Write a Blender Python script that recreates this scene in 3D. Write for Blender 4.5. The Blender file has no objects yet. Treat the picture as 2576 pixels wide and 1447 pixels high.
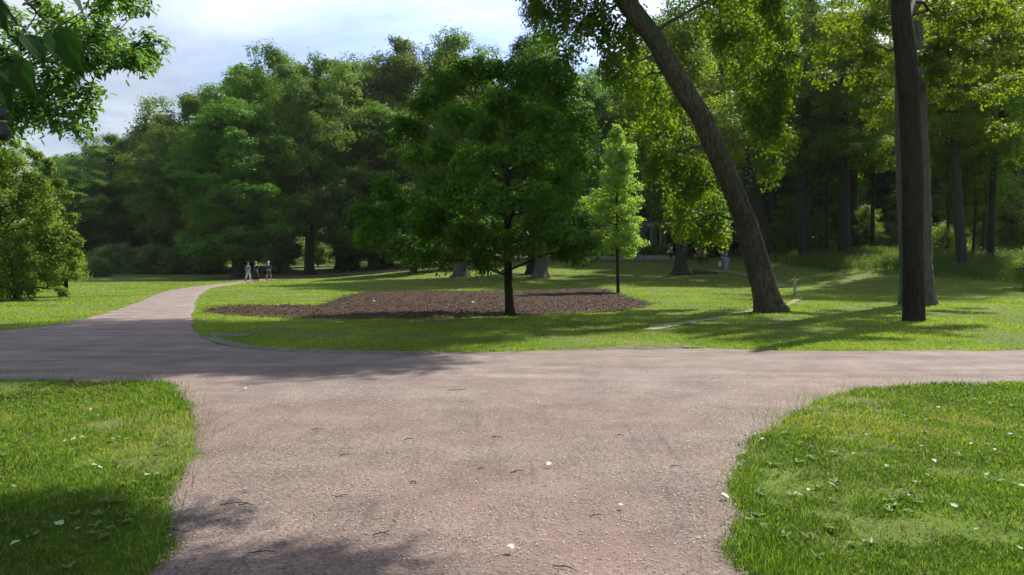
import bpy, math, random
import numpy as np
from mathutils import Vector, Matrix

# ------------------------------------------------------------------ camera, sky, sun, exposure
scene = bpy.context.scene
C = scene.collection
PW, PH, FPX, HOR, CAMZ = 2576.0, 1447.0, 1996.0, 662.0, 1.6
PITCH = math.atan((PH / 2 - HOR) / FPX)
cd = bpy.data.cameras.new('camera')
cam = bpy.data.objects.new('camera', cd); C.objects.link(cam)
cam.location = (0, 0, CAMZ); cam.rotation_euler = (math.pi / 2 - PITCH, 0, 0)
cd.sensor_fit = 'HORIZONTAL'; cd.sensor_width = 36; cd.lens = 36 * FPX / PW
cd.dof.use_dof = True; cd.dof.focus_distance = 22; cd.dof.aperture_fstop = 9
cd.clip_start = 0.05; cd.clip_end = 6000
scene.camera = cam

SUN_AZ, SUN_EL = math.radians(39), math.radians(46)      # azimuth to the right of +Y
sdir = Vector((math.sin(SUN_AZ) * math.cos(SUN_EL), math.cos(SUN_AZ) * math.cos(SUN_EL), math.sin(SUN_EL)))
sl = bpy.data.lights.new('sun', 'SUN'); sl.energy = 4.6; sl.angle = math.radians(0.7); sl.color = (1.0, 0.95, 0.86)
so = bpy.data.objects.new('sun', sl); C.objects.link(so)
so.rotation_euler = (-sdir).to_track_quat('-Z', 'Y').to_euler(); so.location = (30, 30, 60)

w = bpy.data.worlds.new('World'); scene.world = w; w.use_nodes = True
wn, wl = w.node_tree.nodes, w.node_tree.links
wn.clear()
def N(t, **k):
    n = wn.new(t)
    for a, b in k.items(): setattr(n, a, b)
    return n
out = N('ShaderNodeOutputWorld'); mixs = N('ShaderNodeMixShader')
sky = N('ShaderNodeTexSky', sky_type='NISHITA'); sky.sun_disc = False
sky.sun_elevation = SUN_EL; sky.sun_rotation = SUN_AZ
bg1 = N('ShaderNodeBackground'); bg1.inputs['Strength'].default_value = 0.11
bg2 = N('ShaderNodeBackground'); bg2.inputs['Strength'].default_value = 0.80
tc = N('ShaderNodeTexCoord')
sep = N('ShaderNodeSeparateXYZ'); wl.new(tc.outputs['Generated'], sep.inputs[0])
zz = N('ShaderNodeMath', operation='ADD'); wl.new(sep.outputs['Z'], zz.inputs[0]); zz.inputs[1].default_value = 0.16
zc = N('ShaderNodeMath', operation='MAXIMUM'); wl.new(zz.outputs[0], zc.inputs[0]); zc.inputs[1].default_value = 0.05
dv = N('ShaderNodeVectorMath', operation='DIVIDE'); wl.new(tc.outputs['Generated'], dv.inputs[0])
cmb = N('ShaderNodeCombineXYZ')
for i in range(3): wl.new(zc.outputs[0], cmb.inputs[i])
wl.new(cmb.outputs[0], dv.inputs[1])
mp = N('ShaderNodeMapping'); mp.inputs['Scale'].default_value = (1.0, 1.0, 0.0); mp.inputs['Location'].default_value = (3.1, 1.7, 0)
wl.new(dv.outputs[0], mp.inputs['Vector'])
nz = N('ShaderNodeTexNoise'); nz.inputs['Scale'].default_value = 0.85; nz.inputs['Detail'].default_value = 7; nz.inputs['Roughness'].default_value = 0.55; nz.inputs['Distortion'].default_value = 0.4
wl.new(mp.outputs[0], nz.inputs['Vector'])
ramp = N('ShaderNodeValToRGB')
e = ramp.color_ramp.elements
e[0].position = 0.26; e[0].color = (0.26, 0.38, 0.90, 1)
e[1].position = 0.68; e[1].color = (1.25, 1.28, 1.36, 1)
x_ = ramp.color_ramp.elements.new(0.42); x_.color = (0.52, 0.63, 0.94, 1)
x_ = ramp.color_ramp.elements.new(0.54); x_.color = (0.86, 0.95, 1.12, 1)
wl.new(nz.outputs['Fac'], ramp.inputs[0])
# thin cloud is brighter towards the sun
dt = N('ShaderNodeVectorMath', operation='DOT_PRODUCT'); wl.new(tc.outputs['Generated'], dt.inputs[0]); dt.inputs[1].default_value = (0.10, 0.80, 0.58)
mr = N('ShaderNodeMapRange'); wl.new(dt.outputs['Value'], mr.inputs['Value'])
mr.inputs['From Min'].default_value = 0.80; mr.inputs['From Max'].default_value = 1.0; mr.inputs['To Min'].default_value = 0.46; mr.inputs['To Max'].default_value = 1.75
vm = N('ShaderNodeVectorMath', operation='MULTIPLY'); wl.new(ramp.outputs[0], vm.inputs[0])
c2 = N('ShaderNodeCombineXYZ')
for i in range(3): wl.new(mr.outputs[0], c2.inputs[i])
wl.new(c2.outputs[0], vm.inputs[1])
wl.new(vm.outputs[0], bg2.inputs['Color']); wl.new(sky.outputs[0], bg1.inputs['Color'])
mixs.inputs[0].default_value = 0.85
wl.new(bg1.outputs[0], mixs.inputs[1]); wl.new(bg2.outputs[0], mixs.inputs[2]); wl.new(mixs.outputs[0], out.inputs[0])

scene.view_settings.view_transform = 'Standard'; scene.view_settings.look = 'None'
scene.view_settings.exposure = 0.97; scene.view_settings.gamma = 1; scene.view_settings.use_curve_mapping = False
scene.render.engine = 'CYCLES'
cy = scene.cycles; cy.max_bounces = 6; cy.diffuse_bounces = 4; cy.transmission_bounces = 6; cy.glossy_bounces = 1
cy.transparent_max_bounces = 4; cy.caustics_reflective = False; cy.caustics_refractive = False
cy.sample_clamp_indirect = 4

R = np.random.default_rng
# ------------------------------------------------------------------ numbers: terrain, projection, noise
def ss(a, b, x):
    t = np.clip((np.asarray(x, float) - a) / (b - a), 0, 1); return t * t * (3 - 2 * t)
_rt = R(5).random((256, 256))
def vn(x, y):
    x = np.asarray(x, float); y = np.asarray(y, float)
    xi = np.floor(x).astype(int); yi = np.floor(y).astype(int); fx = x - xi; fy = y - yi
    fx = fx * fx * (3 - 2 * fx); fy = fy * fy * (3 - 2 * fy)
    g = lambda a, b: _rt[a & 255, b & 255]
    return (g(xi, yi) * (1 - fx) + g(xi + 1, yi) * fx) * (1 - fy) + (g(xi, yi + 1) * (1 - fx) + g(xi + 1, yi + 1) * fx) * fy
def fb(x, y, o=4):
    s = 0; a = .5; t = 0
    for i in range(o):
        s = s + a * vn(np.asarray(x) * 2 ** i + 17.3 * i, np.asarray(y) * 2 ** i + 5.1 * i); t += a; a *= .5
    return s / t
def HT(x, y):
    x = np.asarray(x, float); y = np.asarray(y, float)
    a = 2.1 * ss(45, 100, y) * ss(-28, 4, x) + 1.2 * ss(28, 60, y) * ss(18, 32, x) * (1 - .7 * ss(70, 110, y)) + 0.5 * ss(70, 120, y) * (1 - ss(-28, 4, x))
    a = a + np.clip(y - 100, 0, 300) * 0.03
    d = np.hypot(x, y)
    return a + 0.22 * (vn(x / 8 + 40, y / 8 + 9) - .5) * ss(24, 44, d)
def ray(px, py):
    u = (px - PW / 2) / FPX; v = -(py - PH / 2) / FPX
    cp, sp = math.cos(PITCH), math.sin(PITCH)
    return (u, cp + v * sp, v * cp - sp)
def at(px, py, Y):
    """a point of the frame carried out to the distance Y"""
    d = ray(px, py); k = Y / d[1]
    return (d[0] * k, Y, CAMZ + d[2] * k)
def G(px, py):
    """the same, dropped on the terrain"""
    d = ray(px, py); lo = 1.0
    for y in np.arange(1.5, 260, .25):
        k = y / d[1]
        if CAMZ + d[2] * k <= float(HT(d[0] * k, y)):
            break
        lo = y
    hi = lo + .25
    for _ in range(20):
        m = (lo + hi) / 2; k = m / d[1]
        if CAMZ + d[2] * k <= float(HT(d[0] * k, m)): hi = m
        else: lo = m
    k = hi / d[1]
    return (d[0] * k, hi, float(HT(d[0] * k, hi)))
def F(px, py):                # flat ground, any pixel below the horizon
    d = ray(px, py); k = -CAMZ / d[2]; return (d[0] * k, d[1] * k)
def inpoly(x, y, poly):
    c = np.zeros(np.shape(x), bool); n = len(poly); j = n - 1
    for i in range(n):
        xi, yi = poly[i]; xj, yj = poly[j]
        if yi != yj:
            c ^= ((yi > y) != (yj > y)) & (x < (xj - xi) * (y - yi) / (yj - yi) + xi)
        j = i
    return c
def dist_poly(x, y, poly, closed=True):
    d = np.full(np.shape(x), 1e9); n = len(poly)
    for i in range(n if closed else n - 1):
        ax, ay = poly[i]; bx, by = poly[(i + 1) % n]
        L = (bx - ax) ** 2 + (by - ay) ** 2 + 1e-9
        t = np.clip(((x - ax) * (bx - ax) + (y - ay) * (by - ay)) / L, 0, 1)
        d = np.minimum(d, np.hypot(x - ax - t * (bx - ax), y - ay - t * (by - ay)))
    return d
def unit(a):
    return a / (np.linalg.norm(a, axis=-1, keepdims=True) + 1e-9)

# ------------------------------------------------------------------ mesh helpers
def mesh_np(name, V, Fs, mat=None, var=None, smooth=False, k=None):
    """V (n,3); Fs (m,k) of one k, or a list of such arrays"""
    if not isinstance(Fs, list): Fs = [Fs]
    Fs = [np.asarray(f, np.int32) for f in Fs if len(f)]
    me = bpy.data.meshes.new(name)
    V = np.asarray(V, np.float32)
    me.vertices.add(len(V)); me.vertices.foreach_set('co', V.ravel())
    nl = sum(f.size for f in Fs); npoly = sum(len(f) for f in Fs)
    me.loops.add(nl); me.polygons.add(npoly)
    me.loops.foreach_set('vertex_index', np.concatenate([f.ravel() for f in Fs]))
    st = []; o = 0
    for f in Fs:
        st.append(o + np.arange(len(f)) * f.shape[1]); o += f.size
    me.polygons.foreach_set('loop_start', np.concatenate(st).astype(np.int32))
    if smooth: me.polygons.foreach_set('use_smooth', np.ones(npoly, bool))
    me.update(calc_edges=True)
    if var is not None:
        at_ = me.attributes.new('var', 'FLOAT', 'FACE'); at_.data.foreach_set('value', np.asarray(var, np.float32))
    if mat: me.materials.append(mat)
    return me
def link(name, me, parent=None, loc=None):
    o = bpy.data.objects.new(name, me); C.objects.link(o)
    if parent: o.parent = parent
    if loc is not None: o.location = loc
    return o
def tag(o, label=None, cat=None, group=None, kind=None):
    if label: o['label'] = label
    if cat: o['category'] = cat
    if group: o['group'] = group
    if kind: o['kind'] = kind
    return o
def empty(name, loc, label, cat, group=None, rz=0, sc=1):
    o = bpy.data.objects.new(name, None); C.objects.link(o); o.empty_display_size = .3
    o.location = loc; o.rotation_euler = (0, 0, rz)
    o.scale = (sc, sc, sc) if np.isscalar(sc) else sc
    return tag(o, label, cat, group)
class MB:
    def __init__(s): s.v = []; s.q = []; s.t = []; s.n = 0; s.vq = []; s.vt = []
    def add(s, V, Q=None, T=None, var=0.5):
        V = np.asarray(V, float)
        if Q is not None and len(Q): Q = np.asarray(Q); s.q.append(Q + s.n); s.vq.append(np.full(len(Q), var))
        if T is not None and len(T): T = np.asarray(T); s.t.append(T + s.n); s.vt.append(np.full(len(T), var))
        s.v.append(V); s.n += len(V)
    def mesh(s, name, mat, smooth=False):
        fs = []; va = []
        if s.q: fs.append(np.concatenate(s.q)); va.append(np.concatenate(s.vq))
        if s.t: fs.append(np.concatenate(s.t)); va.append(np.concatenate(s.vt))
        return mesh_np(name, np.concatenate(s.v), fs, mat, np.concatenate(va), smooth)
    def box(s, c, h, rz=0, var=.5, bev=0):
        x, y, z = h; ca, sa = math.cos(rz), math.sin(rz)
        b = min(x, y, z) * bev
        V = []
        for (sx, sy, sz) in [(-1, -1, -1), (1, -1, -1), (1, 1, -1), (-1, 1, -1)]: V.append((sx * x, sy * y, sz * z))
        for (sx, sy) in [(-1, -1), (1, -1), (1, 1), (-1, 1)]: V.append((sx * x, sy * y, z - b))
        for (sx, sy) in [(-1, -1), (1, -1), (1, 1), (-1, 1)]: V.append((sx * (x - b), sy * (y - b), z))
        V = np.array(V); V = np.c_[V[:, 0] * ca - V[:, 1] * sa + c[0], V[:, 0] * sa + V[:, 1] * ca + c[1], V[:, 2] + c[2]]
        Q = [(3, 2, 1, 0)] + [(i, (i + 1) % 4, 4 + (i + 1) % 4, 4 + i) for i in range(4)]
        if bev: Q += [(4 + i, 4 + (i + 1) % 4, 8 + (i + 1) % 4, 8 + i) for i in range(4)] + [(8, 9, 10, 11)]
        else: Q += [(4, 5, 6, 7)]
        s.add(V, Q, var=var)
    def tube(s, P, rad, sides=8, bark=0.0, seed=0, cap=True, ell=None, var=.5):
        P = np.asarray(P, float); n = len(P); rad = np.asarray(rad, float)
        T = unit(np.gradient(P, axis=0)); ref = np.array([1.0, 0, 0]) if abs(T[0][0]) < .8 else np.array([0, 1.0, 0])
        A = np.zeros((n, 3)); B = np.zeros((n, 3)); a = ref
        for i in range(n):
            a = a - T[i] * a.dot(T[i]); a = a / (np.linalg.norm(a) + 1e-9); A[i] = a; B[i] = np.cross(T[i], a)
        th = np.arange(sides) * 2 * math.pi / sides
        L = np.r_[0, np.cumsum(np.linalg.norm(np.diff(P, axis=0), axis=1))]
        rr = rad[:, None] * np.ones(sides)
        if bark:
            u = th[None, :] / (2 * math.pi) * sides * .45; u = np.where(u > sides * .225, sides * .45 - u, u) * 1.0
            nn = fb(u + 3.7 * seed, L[:, None] * 3.2 + seed * 11 + 0 * u, 3)
            lo = fb(u * .18 + seed, L[:, None] * .5 + 0 * u, 2)
            rr = rr * (1 + bark * (1 - 2 * abs(nn - .5) * 2.2) + bark * 1.6 * (lo - .5))
        ex, ey = ell if ell else (1, 1)
        V = P[:, None, :] + rr[:, :, None] * (ex * np.cos(th)[None, :, None] * A[:, None, :] + ey * np.sin(th)[None, :, None] * B[:, None, :])
        idx = np.arange(n * sides).reshape(n, sides); r2 = np.roll(idx, -1, 1)
        Q = np.stack([idx[:-1], r2[:-1], r2[1:], idx[1:]], -1).reshape(-1, 4)
        V = V.reshape(-1, 3)
        if cap:
            V = np.vstack([V, P[:1], P[-1:]]); Tt = []
            for i in range(sides):
                Tt.append((n * sides, (i + 1) % sides, i)); Tt.append((n * sides + 1, (n - 1) * sides + i, (n - 1) * sides + (i + 1) % sides))
            s.add(V, Q, Tt, var)
        else: s.add(V, Q, var=var)
    def ellipsoid(s, c, r, nu=14, nv=10, top=0, bot=math.pi, rz=0, var=.5, noise=0):
        th = np.linspace(top, bot, nv); ph = np.arange(nu) * 2 * math.pi / nu
        V = np.stack([np.sin(th)[:, None] * np.cos(ph), np.sin(th)[:, None] * np.sin(ph), np.cos(th)[:, None] * np.ones(nu)], -1).reshape(-1, 3)
        if noise: V = V * (1 + noise * (fb(V[:, 0] * 2 + c[0] * 3, V[:, 1] * 2 + V[:, 2] * 2.3, 3) - .5))[:, None]
        V = V * np.array(r); ca, sa = math.cos(rz), math.sin(rz)
        V = np.c_[V[:, 0] * ca - V[:, 1] * sa, V[:, 0] * sa + V[:, 1] * ca, V[:, 2]] + np.array(c)
        idx = np.arange(nv * nu).reshape(nv, nu); r2 = np.roll(idx, -1, 1)
        s.add(V, np.stack([idx[:-1], idx[1:], r2[1:], r2[:-1]], -1).reshape(-1, 4), var=var)

def leaf_arrays(P, A, Nn, L, W, fold=.12, shape=4):
    """leaves starting at P, pointing along A, facing N"""
    S = unit(np.cross(A, Nn)); Nn = unit(np.cross(S, A)); L = L[:, None]; W = W[:, None]; n = len(P)
    if shape == 4:
        V = np.stack([P, P + A * L * .45 + S * W * .5 + Nn * W * fold, P + A * L - Nn * L * .08, P + A * L * .45 - S * W * .5 + Nn * W * fold], 1)
        return V.reshape(-1, 3), np.arange(n * 4).reshape(n, 4)
    # six-cornered leaf in two folded halves
    V = np.stack([P, P + A * L * .28 + S * W * .48 + Nn * W * fold, P + A * L * .68 + S * W * .36 + Nn * W * fold * .6, P + A * L - Nn * L * .12,
                  P + A * L * .68 - S * W * .36 + Nn * W * fold * .6, P + A * L * .28 - S * W * .48 + Nn * W * fold], 1)
    b = np.arange(n)[:, None] * 6
    return V.reshape(-1, 3), np.concatenate([b + np.array([0, 1, 2, 3]), b + np.array([0, 3, 4, 5])])
def leaf_mesh(name, P, A, Nn, L, W, mat, rng, shape=4, tone=None, fold=.12):
    V, Q = leaf_arrays(P, unit(A), Nn, L, W, fold, shape)
    v = rng.random(len(P)) if tone is None else np.clip(tone + .28 * (rng.random(len(P)) - .5), 0, 1)
    if shape != 4: v = np.r_[v, v]
    return mesh_np(name, V, Q, mat, v)

# ------------------------------------------------------------------ materials
def mat(name):
    m = bpy.data.materials.new(name); m.use_nodes = True; nt = m.node_tree; nt.nodes.clear()
    o = nt.nodes.new('ShaderNodeOutputMaterial'); return m, nt, o
def nn(nt, t, **k):
    n = nt.nodes.new(t)
    for a, b in k.items():
        if a in n.inputs: n.inputs[a].default_value = b
        else: setattr(n, a, b)
    return n
def rampn(nt, fac, stops):
    r = nt.nodes.new('ShaderNodeValToRGB'); els = r.color_ramp.elements
    while len(els) < len(stops): els.new(0.5)
    for e_, (p, c) in zip(els, stops): e_.position = p; e_.color = (*c, 1)
    nt.links.new(fac, r.inputs[0]); return r.outputs[0]
def leaf_mat(name, dark, light, trans, tf=.45, gloss=.10, rnd=.12, yellow=None):
    m, nt, o = mat(name); Lk = nt.links
    a = nn(nt, 'ShaderNodeAttribute'); a.attribute_name = 'var'
    col = rampn(nt, a.outputs['Fac'], [(0, dark), (.8, light)] + ([(1, yellow)] if yellow else []))
    oi = nn(nt, 'ShaderNodeObjectInfo')
    hs = nn(nt, 'ShaderNodeHueSaturation'); mh = nn(nt, 'ShaderNodeMapRange'); mh.inputs['To Min'].default_value = .5 - rnd * .18; mh.inputs['To Max'].default_value = .5 + rnd * .12
    mv = nn(nt, 'ShaderNodeMapRange'); mv.inputs['To Min'].default_value = 1 - rnd * 1.6; mv.inputs['To Max'].default_value = 1 + rnd * 1.6
    Lk.new(oi.outputs['Random'], mh.inputs['Value']); Lk.new(oi.outputs['Random'], mv.inputs['Value'])
    Lk.new(mh.outputs[0], hs.inputs['Hue']); Lk.new(mv.outputs[0], hs.inputs['Value']); Lk.new(col, hs.inputs['Color'])
    pb = nn(nt, 'ShaderNodeBsdfPrincipled'); pb.inputs['Roughness'].default_value = .55; pb.inputs['Specular IOR Level'].default_value = gloss
    Lk.new(hs.outputs[0], pb.inputs['Base Color'])
    tr = nn(nt, 'ShaderNodeBsdfTranslucent')
    mx = nn(nt, 'ShaderNodeVectorMath', operation='MULTIPLY'); mx.inputs[1].default_value = trans; Lk.new(hs.outputs[0], mx.inputs[0]); Lk.new(mx.outputs[0], tr.inputs[0])
    ms = nn(nt, 'ShaderNodeMixShader'); ms.inputs[0].default_value = tf
    Lk.new(pb.outputs[0], ms.inputs[1]); Lk.new(tr.outputs[0], ms.inputs[2]); Lk.new(ms.outputs[0], o.inputs[0])
    return m
def plain(name, col, rough=.8, noise=.25, scale=8, bump=0, spec=.3):
    m, nt, o = mat(name); Lk = nt.links
    t = nn(nt, 'ShaderNodeTexCoord'); nz = nn(nt, 'ShaderNodeTexNoise'); nz.inputs['Scale'].default_value = scale; nz.inputs['Detail'].default_value = 5
    Lk.new(t.outputs['Object'], nz.inputs['Vector'])
    c = np.array(col); col_ = rampn(nt, nz.outputs['Fac'], [(.3, tuple(c * (1 - noise))), (.7, tuple(np.minimum(c * (1 + noise), 1)))])
    pb = nn(nt, 'ShaderNodeBsdfPrincipled'); pb.inputs['Roughness'].default_value = rough; pb.inputs['Specular IOR Level'].default_value = spec
    Lk.new(col_, pb.inputs['Base Color'])
    if bump:
        b = nn(nt, 'ShaderNodeBump'); b.inputs['Strength'].default_value = bump; b.inputs['Distance'].default_value = .02; Lk.new(nz.outputs['Fac'], b.inputs['Height']); Lk.new(b.outputs[0], pb.inputs['Normal'])
    Lk.new(pb.outputs[0], o.inputs[0]); return m
def bark_mat(name, c1, c2, moss=(.03, .045, .012), mossf=.35, sc=9, bump=.9):
    m, nt, o = mat(name); Lk = nt.links
    t = nn(nt, 'ShaderNodeTexCoord'); mp_ = nn(nt, 'ShaderNodeMapping'); mp_.inputs['Scale'].default_value = (1, 1, .16); Lk.new(t.outputs['Object'], mp_.inputs[0])
    vo = nn(nt, 'ShaderNodeTexNoise'); vo.inputs['Scale'].default_value = sc; vo.inputs['Detail'].default_value = 8; vo.inputs['Roughness'].default_value = .7; vo.inputs['Distortion'].default_value = .6
    Lk.new(mp_.outputs[0], vo.inputs['Vector'])
    col = rampn(nt, vo.outputs['Fac'], [(.32, c1), (.62, c2), (.75, tuple(min(1, q * 1.5) for q in c2))])
    n2 = nn(nt, 'ShaderNodeTexNoise'); n2.inputs['Scale'].default_value = 1.1; n2.inputs['Detail'].default_value = 6; Lk.new(t.outputs['Object'], n2.inputs['Vector'])
    f = nn(nt, 'ShaderNodeMapRange'); f.inputs['From Min'].default_value = .48; f.inputs['From Max'].default_value = .72; f.inputs['To Max'].default_value = mossf; Lk.new(n2.outputs['Fac'], f.inputs['Value'])
    mx = nn(nt, 'ShaderNodeMixRGB'); Lk.new(f.outputs[0], mx.inputs[0]); Lk.new(col, mx.inputs[1]); mx.inputs[2].default_value = (*moss, 1)
    pb = nn(nt, 'ShaderNodeBsdfPrincipled'); pb.inputs['Roughness'].default_value = .9; pb.inputs['Specular IOR Level'].default_value = .15; Lk.new(mx.outputs[0], pb.inputs['Base Color'])
    b = nn(nt, 'ShaderNodeBump'); b.inputs['Strength'].default_value = bump; b.inputs['Distance'].default_value = .03; Lk.new(vo.outputs['Fac'], b.inputs['Height']); Lk.new(b.outputs[0], pb.inputs['Normal'])
    Lk.new(pb.outputs[0], o.inputs[0]); return m
def ground_mat(name, stops, big, bigmix, fine=60, bump=.6, bd=.02, mid=3.0, streak=None):
    """stops: fine speckle colours; big: colour patches mixed in by slow noise"""
    m, nt, o = mat(name); Lk = nt.links
    t = nn(nt, 'ShaderNodeTexCoord')
    n1 = nn(nt, 'ShaderNodeTexNoise'); n1.inputs['Scale'].default_value = fine; n1.inputs['Detail'].default_value = 4; n1.inputs['Roughness'].default_value = .75; Lk.new(t.outputs['Object'], n1.inputs['Vector'])
    col = rampn(nt, n1.outputs['Fac'], stops)
    n2 = nn(nt, 'ShaderNodeTexNoise'); n2.inputs['Scale'].default_value = .33; n2.inputs['Detail'].default_value = 5; n2.inputs['Roughness'].default_value = .6; Lk.new(t.outputs['Object'], n2.inputs['Vector'])
    f = nn(nt, 'ShaderNodeMapRange'); f.inputs['From Min'].default_value = .42; f.inputs['From Max'].default_value = .62; f.inputs['To Max'].default_value = bigmix; Lk.new(n2.outputs['Fac'], f.inputs['Value'])
    mx = nn(nt, 'ShaderNodeMixRGB'); Lk.new(f.outputs[0], mx.inputs[0]); Lk.new(col, mx.inputs[1]); mx.inputs[2].default_value = (*big, 1)
    n3 = nn(nt, 'ShaderNodeTexNoise'); n3.inputs['Scale'].default_value = mid; n3.inputs['Detail'].default_value = 6; n3.inputs['Roughness'].default_value = .65; Lk.new(t.outputs['Object'], n3.inputs['Vector'])
    mv = nn(nt, 'ShaderNodeMapRange'); mv.inputs['From Min'].default_value = .3; mv.inputs['From Max'].default_value = .7; mv.inputs['To Min'].default_value = .72; mv.inputs['To Max'].default_value = 1.20; Lk.new(n3.outputs['Fac'], mv.inputs['Value'])
    if streak:      # the crossing road: greyer, with long wheel lines
        sx = nn(nt, 'ShaderNodeSeparateXYZ'); Lk.new(t.outputs['Object'], sx.inputs[0])
        m4 = nn(nt, 'ShaderNodeMapping'); m4.inputs['Scale'].default_value = (.22, 1.7, 1); Lk.new(t.outputs['Object'], m4.inputs[0])
        n4 = nn(nt, 'ShaderNodeTexNoise'); n4.inputs['Scale'].default_value = 1.3; n4.inputs['Detail'].default_value = 6; Lk.new(m4.outputs[0], n4.inputs['Vector'])
        f1 = nn(nt, 'ShaderNodeMapRange'); f1.inputs['From Min'].default_value = 8.5; f1.inputs['From Max'].default_value = 11.2; Lk.new(sx.outputs['Y'], f1.inputs['Value'])
        f2 = nn(nt, 'ShaderNodeMapRange'); f2.inputs['From Min'].default_value = .38; f2.inputs['From Max'].default_value = .62; f2.inputs['To Min'].default_value = .0; f2.inputs['To Max'].default_value = .6; Lk.new(n4.outputs['Fac'], f2.inputs['Value'])
        f3 = nn(nt, 'ShaderNodeMath', operation='MULTIPLY'); Lk.new(f1.outputs[0], f3.inputs[0]); Lk.new(f2.outputs[0], f3.inputs[1])
        mx2 = nn(nt, 'ShaderNodeMixRGB'); Lk.new(f3.outputs[0], mx2.inputs[0]); Lk.new(mx.outputs[0], mx2.inputs[1]); mx2.inputs[2].default_value = (*streak, 1); mx = mx2
    if streak:      # faint tyre marks along the near path
        m5 = nn(nt, 'ShaderNodeMapping'); m5.inputs['Scale'].default_value = (11, .5, 1); m5.inputs['Rotation'].default_value = (0, 0, .10); Lk.new(t.outputs['Object'], m5.inputs[0])
        n5 = nn(nt, 'ShaderNodeTexNoise'); n5.inputs['Scale'].default_value = 1.0; n5.inputs['Detail'].default_value = 4; Lk.new(m5.outputs[0], n5.inputs['Vector'])
        w5 = nn(nt, 'ShaderNodeTexNoise'); w5.inputs['Scale'].default_value = .8; Lk.new(t.outputs['Object'], w5.inputs['Vector'])
        g5 = nn(nt, 'ShaderNodeMapRange'); g5.inputs['From Min'].default_value = .52; g5.inputs['From Max'].default_value = .64; g5.inputs['To Max'].default_value = .55; Lk.new(n5.outputs['Fac'], g5.inputs['Value'])
        h5 = nn(nt, 'ShaderNodeMapRange'); h5.inputs['From Min'].default_value = 9.5; h5.inputs['From Max'].default_value = 8.0; Lk.new(sx.outputs['Y'], h5.inputs['Value'])
        k5 = nn(nt, 'ShaderNodeMapRange'); k5.inputs['From Min'].default_value = .45; k5.inputs['From Max'].default_value = .6; Lk.new(w5.outputs['Fac'], k5.inputs['Value'])
        p5 = nn(nt, 'ShaderNodeMath', operation='MULTIPLY'); Lk.new(g5.outputs[0], p5.inputs[0]); Lk.new(h5.outputs[0], p5.inputs[1])
        q5 = nn(nt, 'ShaderNodeMath', operation='MULTIPLY'); Lk.new(p5.outputs[0], q5.inputs[0]); Lk.new(k5.outputs[0], q5.inputs[1])
        mx5 = nn(nt, 'ShaderNodeMixRGB'); Lk.new(q5.outputs[0], mx5.inputs[0]); Lk.new(mx.outputs[0], mx5.inputs[1]); mx5.inputs[2].default_value = (.115, .088, .075, 1); mx = mx5
    mm = nn(nt, 'ShaderNodeVectorMath', operation='SCALE'); Lk.new(mx.outputs[0], mm.inputs[0]); Lk.new(mv.outputs[0], mm.inputs['Scale'])
    pb = nn(nt, 'ShaderNodeBsdfPrincipled'); pb.inputs['Roughness'].default_value = .95; pb.inputs['Specular IOR Level'].default_value = .15; Lk.new(mm.outputs[0], pb.inputs['Base Color'])
    b = nn(nt, 'ShaderNodeBump'); b.inputs['Strength'].default_value = bump; b.inputs['Distance'].default_value = bd; Lk.new(n1.outputs['Fac'], b.inputs['Height']); Lk.new(b.outputs[0], pb.inputs['Normal'])
    Lk.new(pb.outputs[0], o.inputs[0]); return m

M = {}
M['leaf_deep'] = leaf_mat('leaf_deep', (.068, .142, .020), (.125, .228, .034), (1.25, 1.3, .5), .45)
M['leaf_far'] = leaf_mat('leaf_far', (.092, .165, .034), (.160, .262, .055), (1.2, 1.25, .6), .45, rnd=.14)
M['leaf_oak'] = leaf_mat('leaf_oak', (.045, .110, .012), (.080, .175, .018), (1.4, 1.5, .5), .46, .10, rnd=0)
M['leaf_lime'] = leaf_mat('leaf_lime', (.055, .120, .012), (.125, .205, .018), (1.9, 1.8, .4), .55, .12, rnd=0, yellow=(.26, .30, .025))
M['leaf_maple'] = leaf_mat('leaf_maple', (.056, .115, .012), (.125, .200, .019), (2.0, 1.9, .5), .54, .12, rnd=.1)
M['leaf_young'] = leaf_mat('leaf_young', (.17, .28, .05), (.33, .44, .09), (1.4, 1.5, .6), .55, .15, rnd=0)
M['leaf_shrub'] = leaf_mat('leaf_shrub', (.075, .150, .020), (.175, .275, .040), (1.6, 1.5, .5), .45, rnd=.1)
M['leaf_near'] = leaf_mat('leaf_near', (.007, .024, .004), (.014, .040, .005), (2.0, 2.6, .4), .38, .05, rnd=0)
M['leaf_spruce'] = leaf_mat('leaf_spruce', (.024, .052, .022), (.040, .080, .034), (1, 1, .6), .12, rnd=0)
M['leaf_over'] = leaf_mat('leaf_over', (.055, .120, .030), (.110, .195, .045), (1.6, 1.7, .7), .55, .15, rnd=0)
M['verge'] = leaf_mat('verge', (.046, .100, .012), (.112, .198, .024), (1.4, 1.5, .5), .42, .12, rnd=0, yellow=(.27, .25, .11))
M['grass'] = leaf_mat('grass', (.140, .225, .022), (.290, .390, .055), (1.35, 1.5, .5), .42, .15, rnd=0, yellow=(.28, .30, .08))
M['grass_wild'] = leaf_mat('grass_wild', (.040, .082, .016), (.100, .160, .036), (1.5, 1.5, .6), .4, rnd=0)
M['weed'] = leaf_mat('weed', (.075, .140, .025), (.160, .240, .055), (1.6, 1.6, .6), .4, .4, rnd=0)
M['dead_leaf'] = leaf_mat('dead_leaf', (.20, .28, .13), (.38, .45, .27), (1, 1, .8), .2, .3, rnd=.25)
M['dry_leaf'] = leaf_mat('dry_leaf', (.38, .34, .24), (.55, .50, .38), (1, 1, .8), .15, .3, rnd=.2)
M['bark_lime'] = bark_mat('bark_lime', (.012, .010, .006), (.120, .106, .072), mossf=.65, sc=14, bump=1)
M['bark_dark'] = bark_mat('bark_dark', (.009, .0075, .005), (.038, .031, .021), mossf=.3, sc=12)
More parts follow.
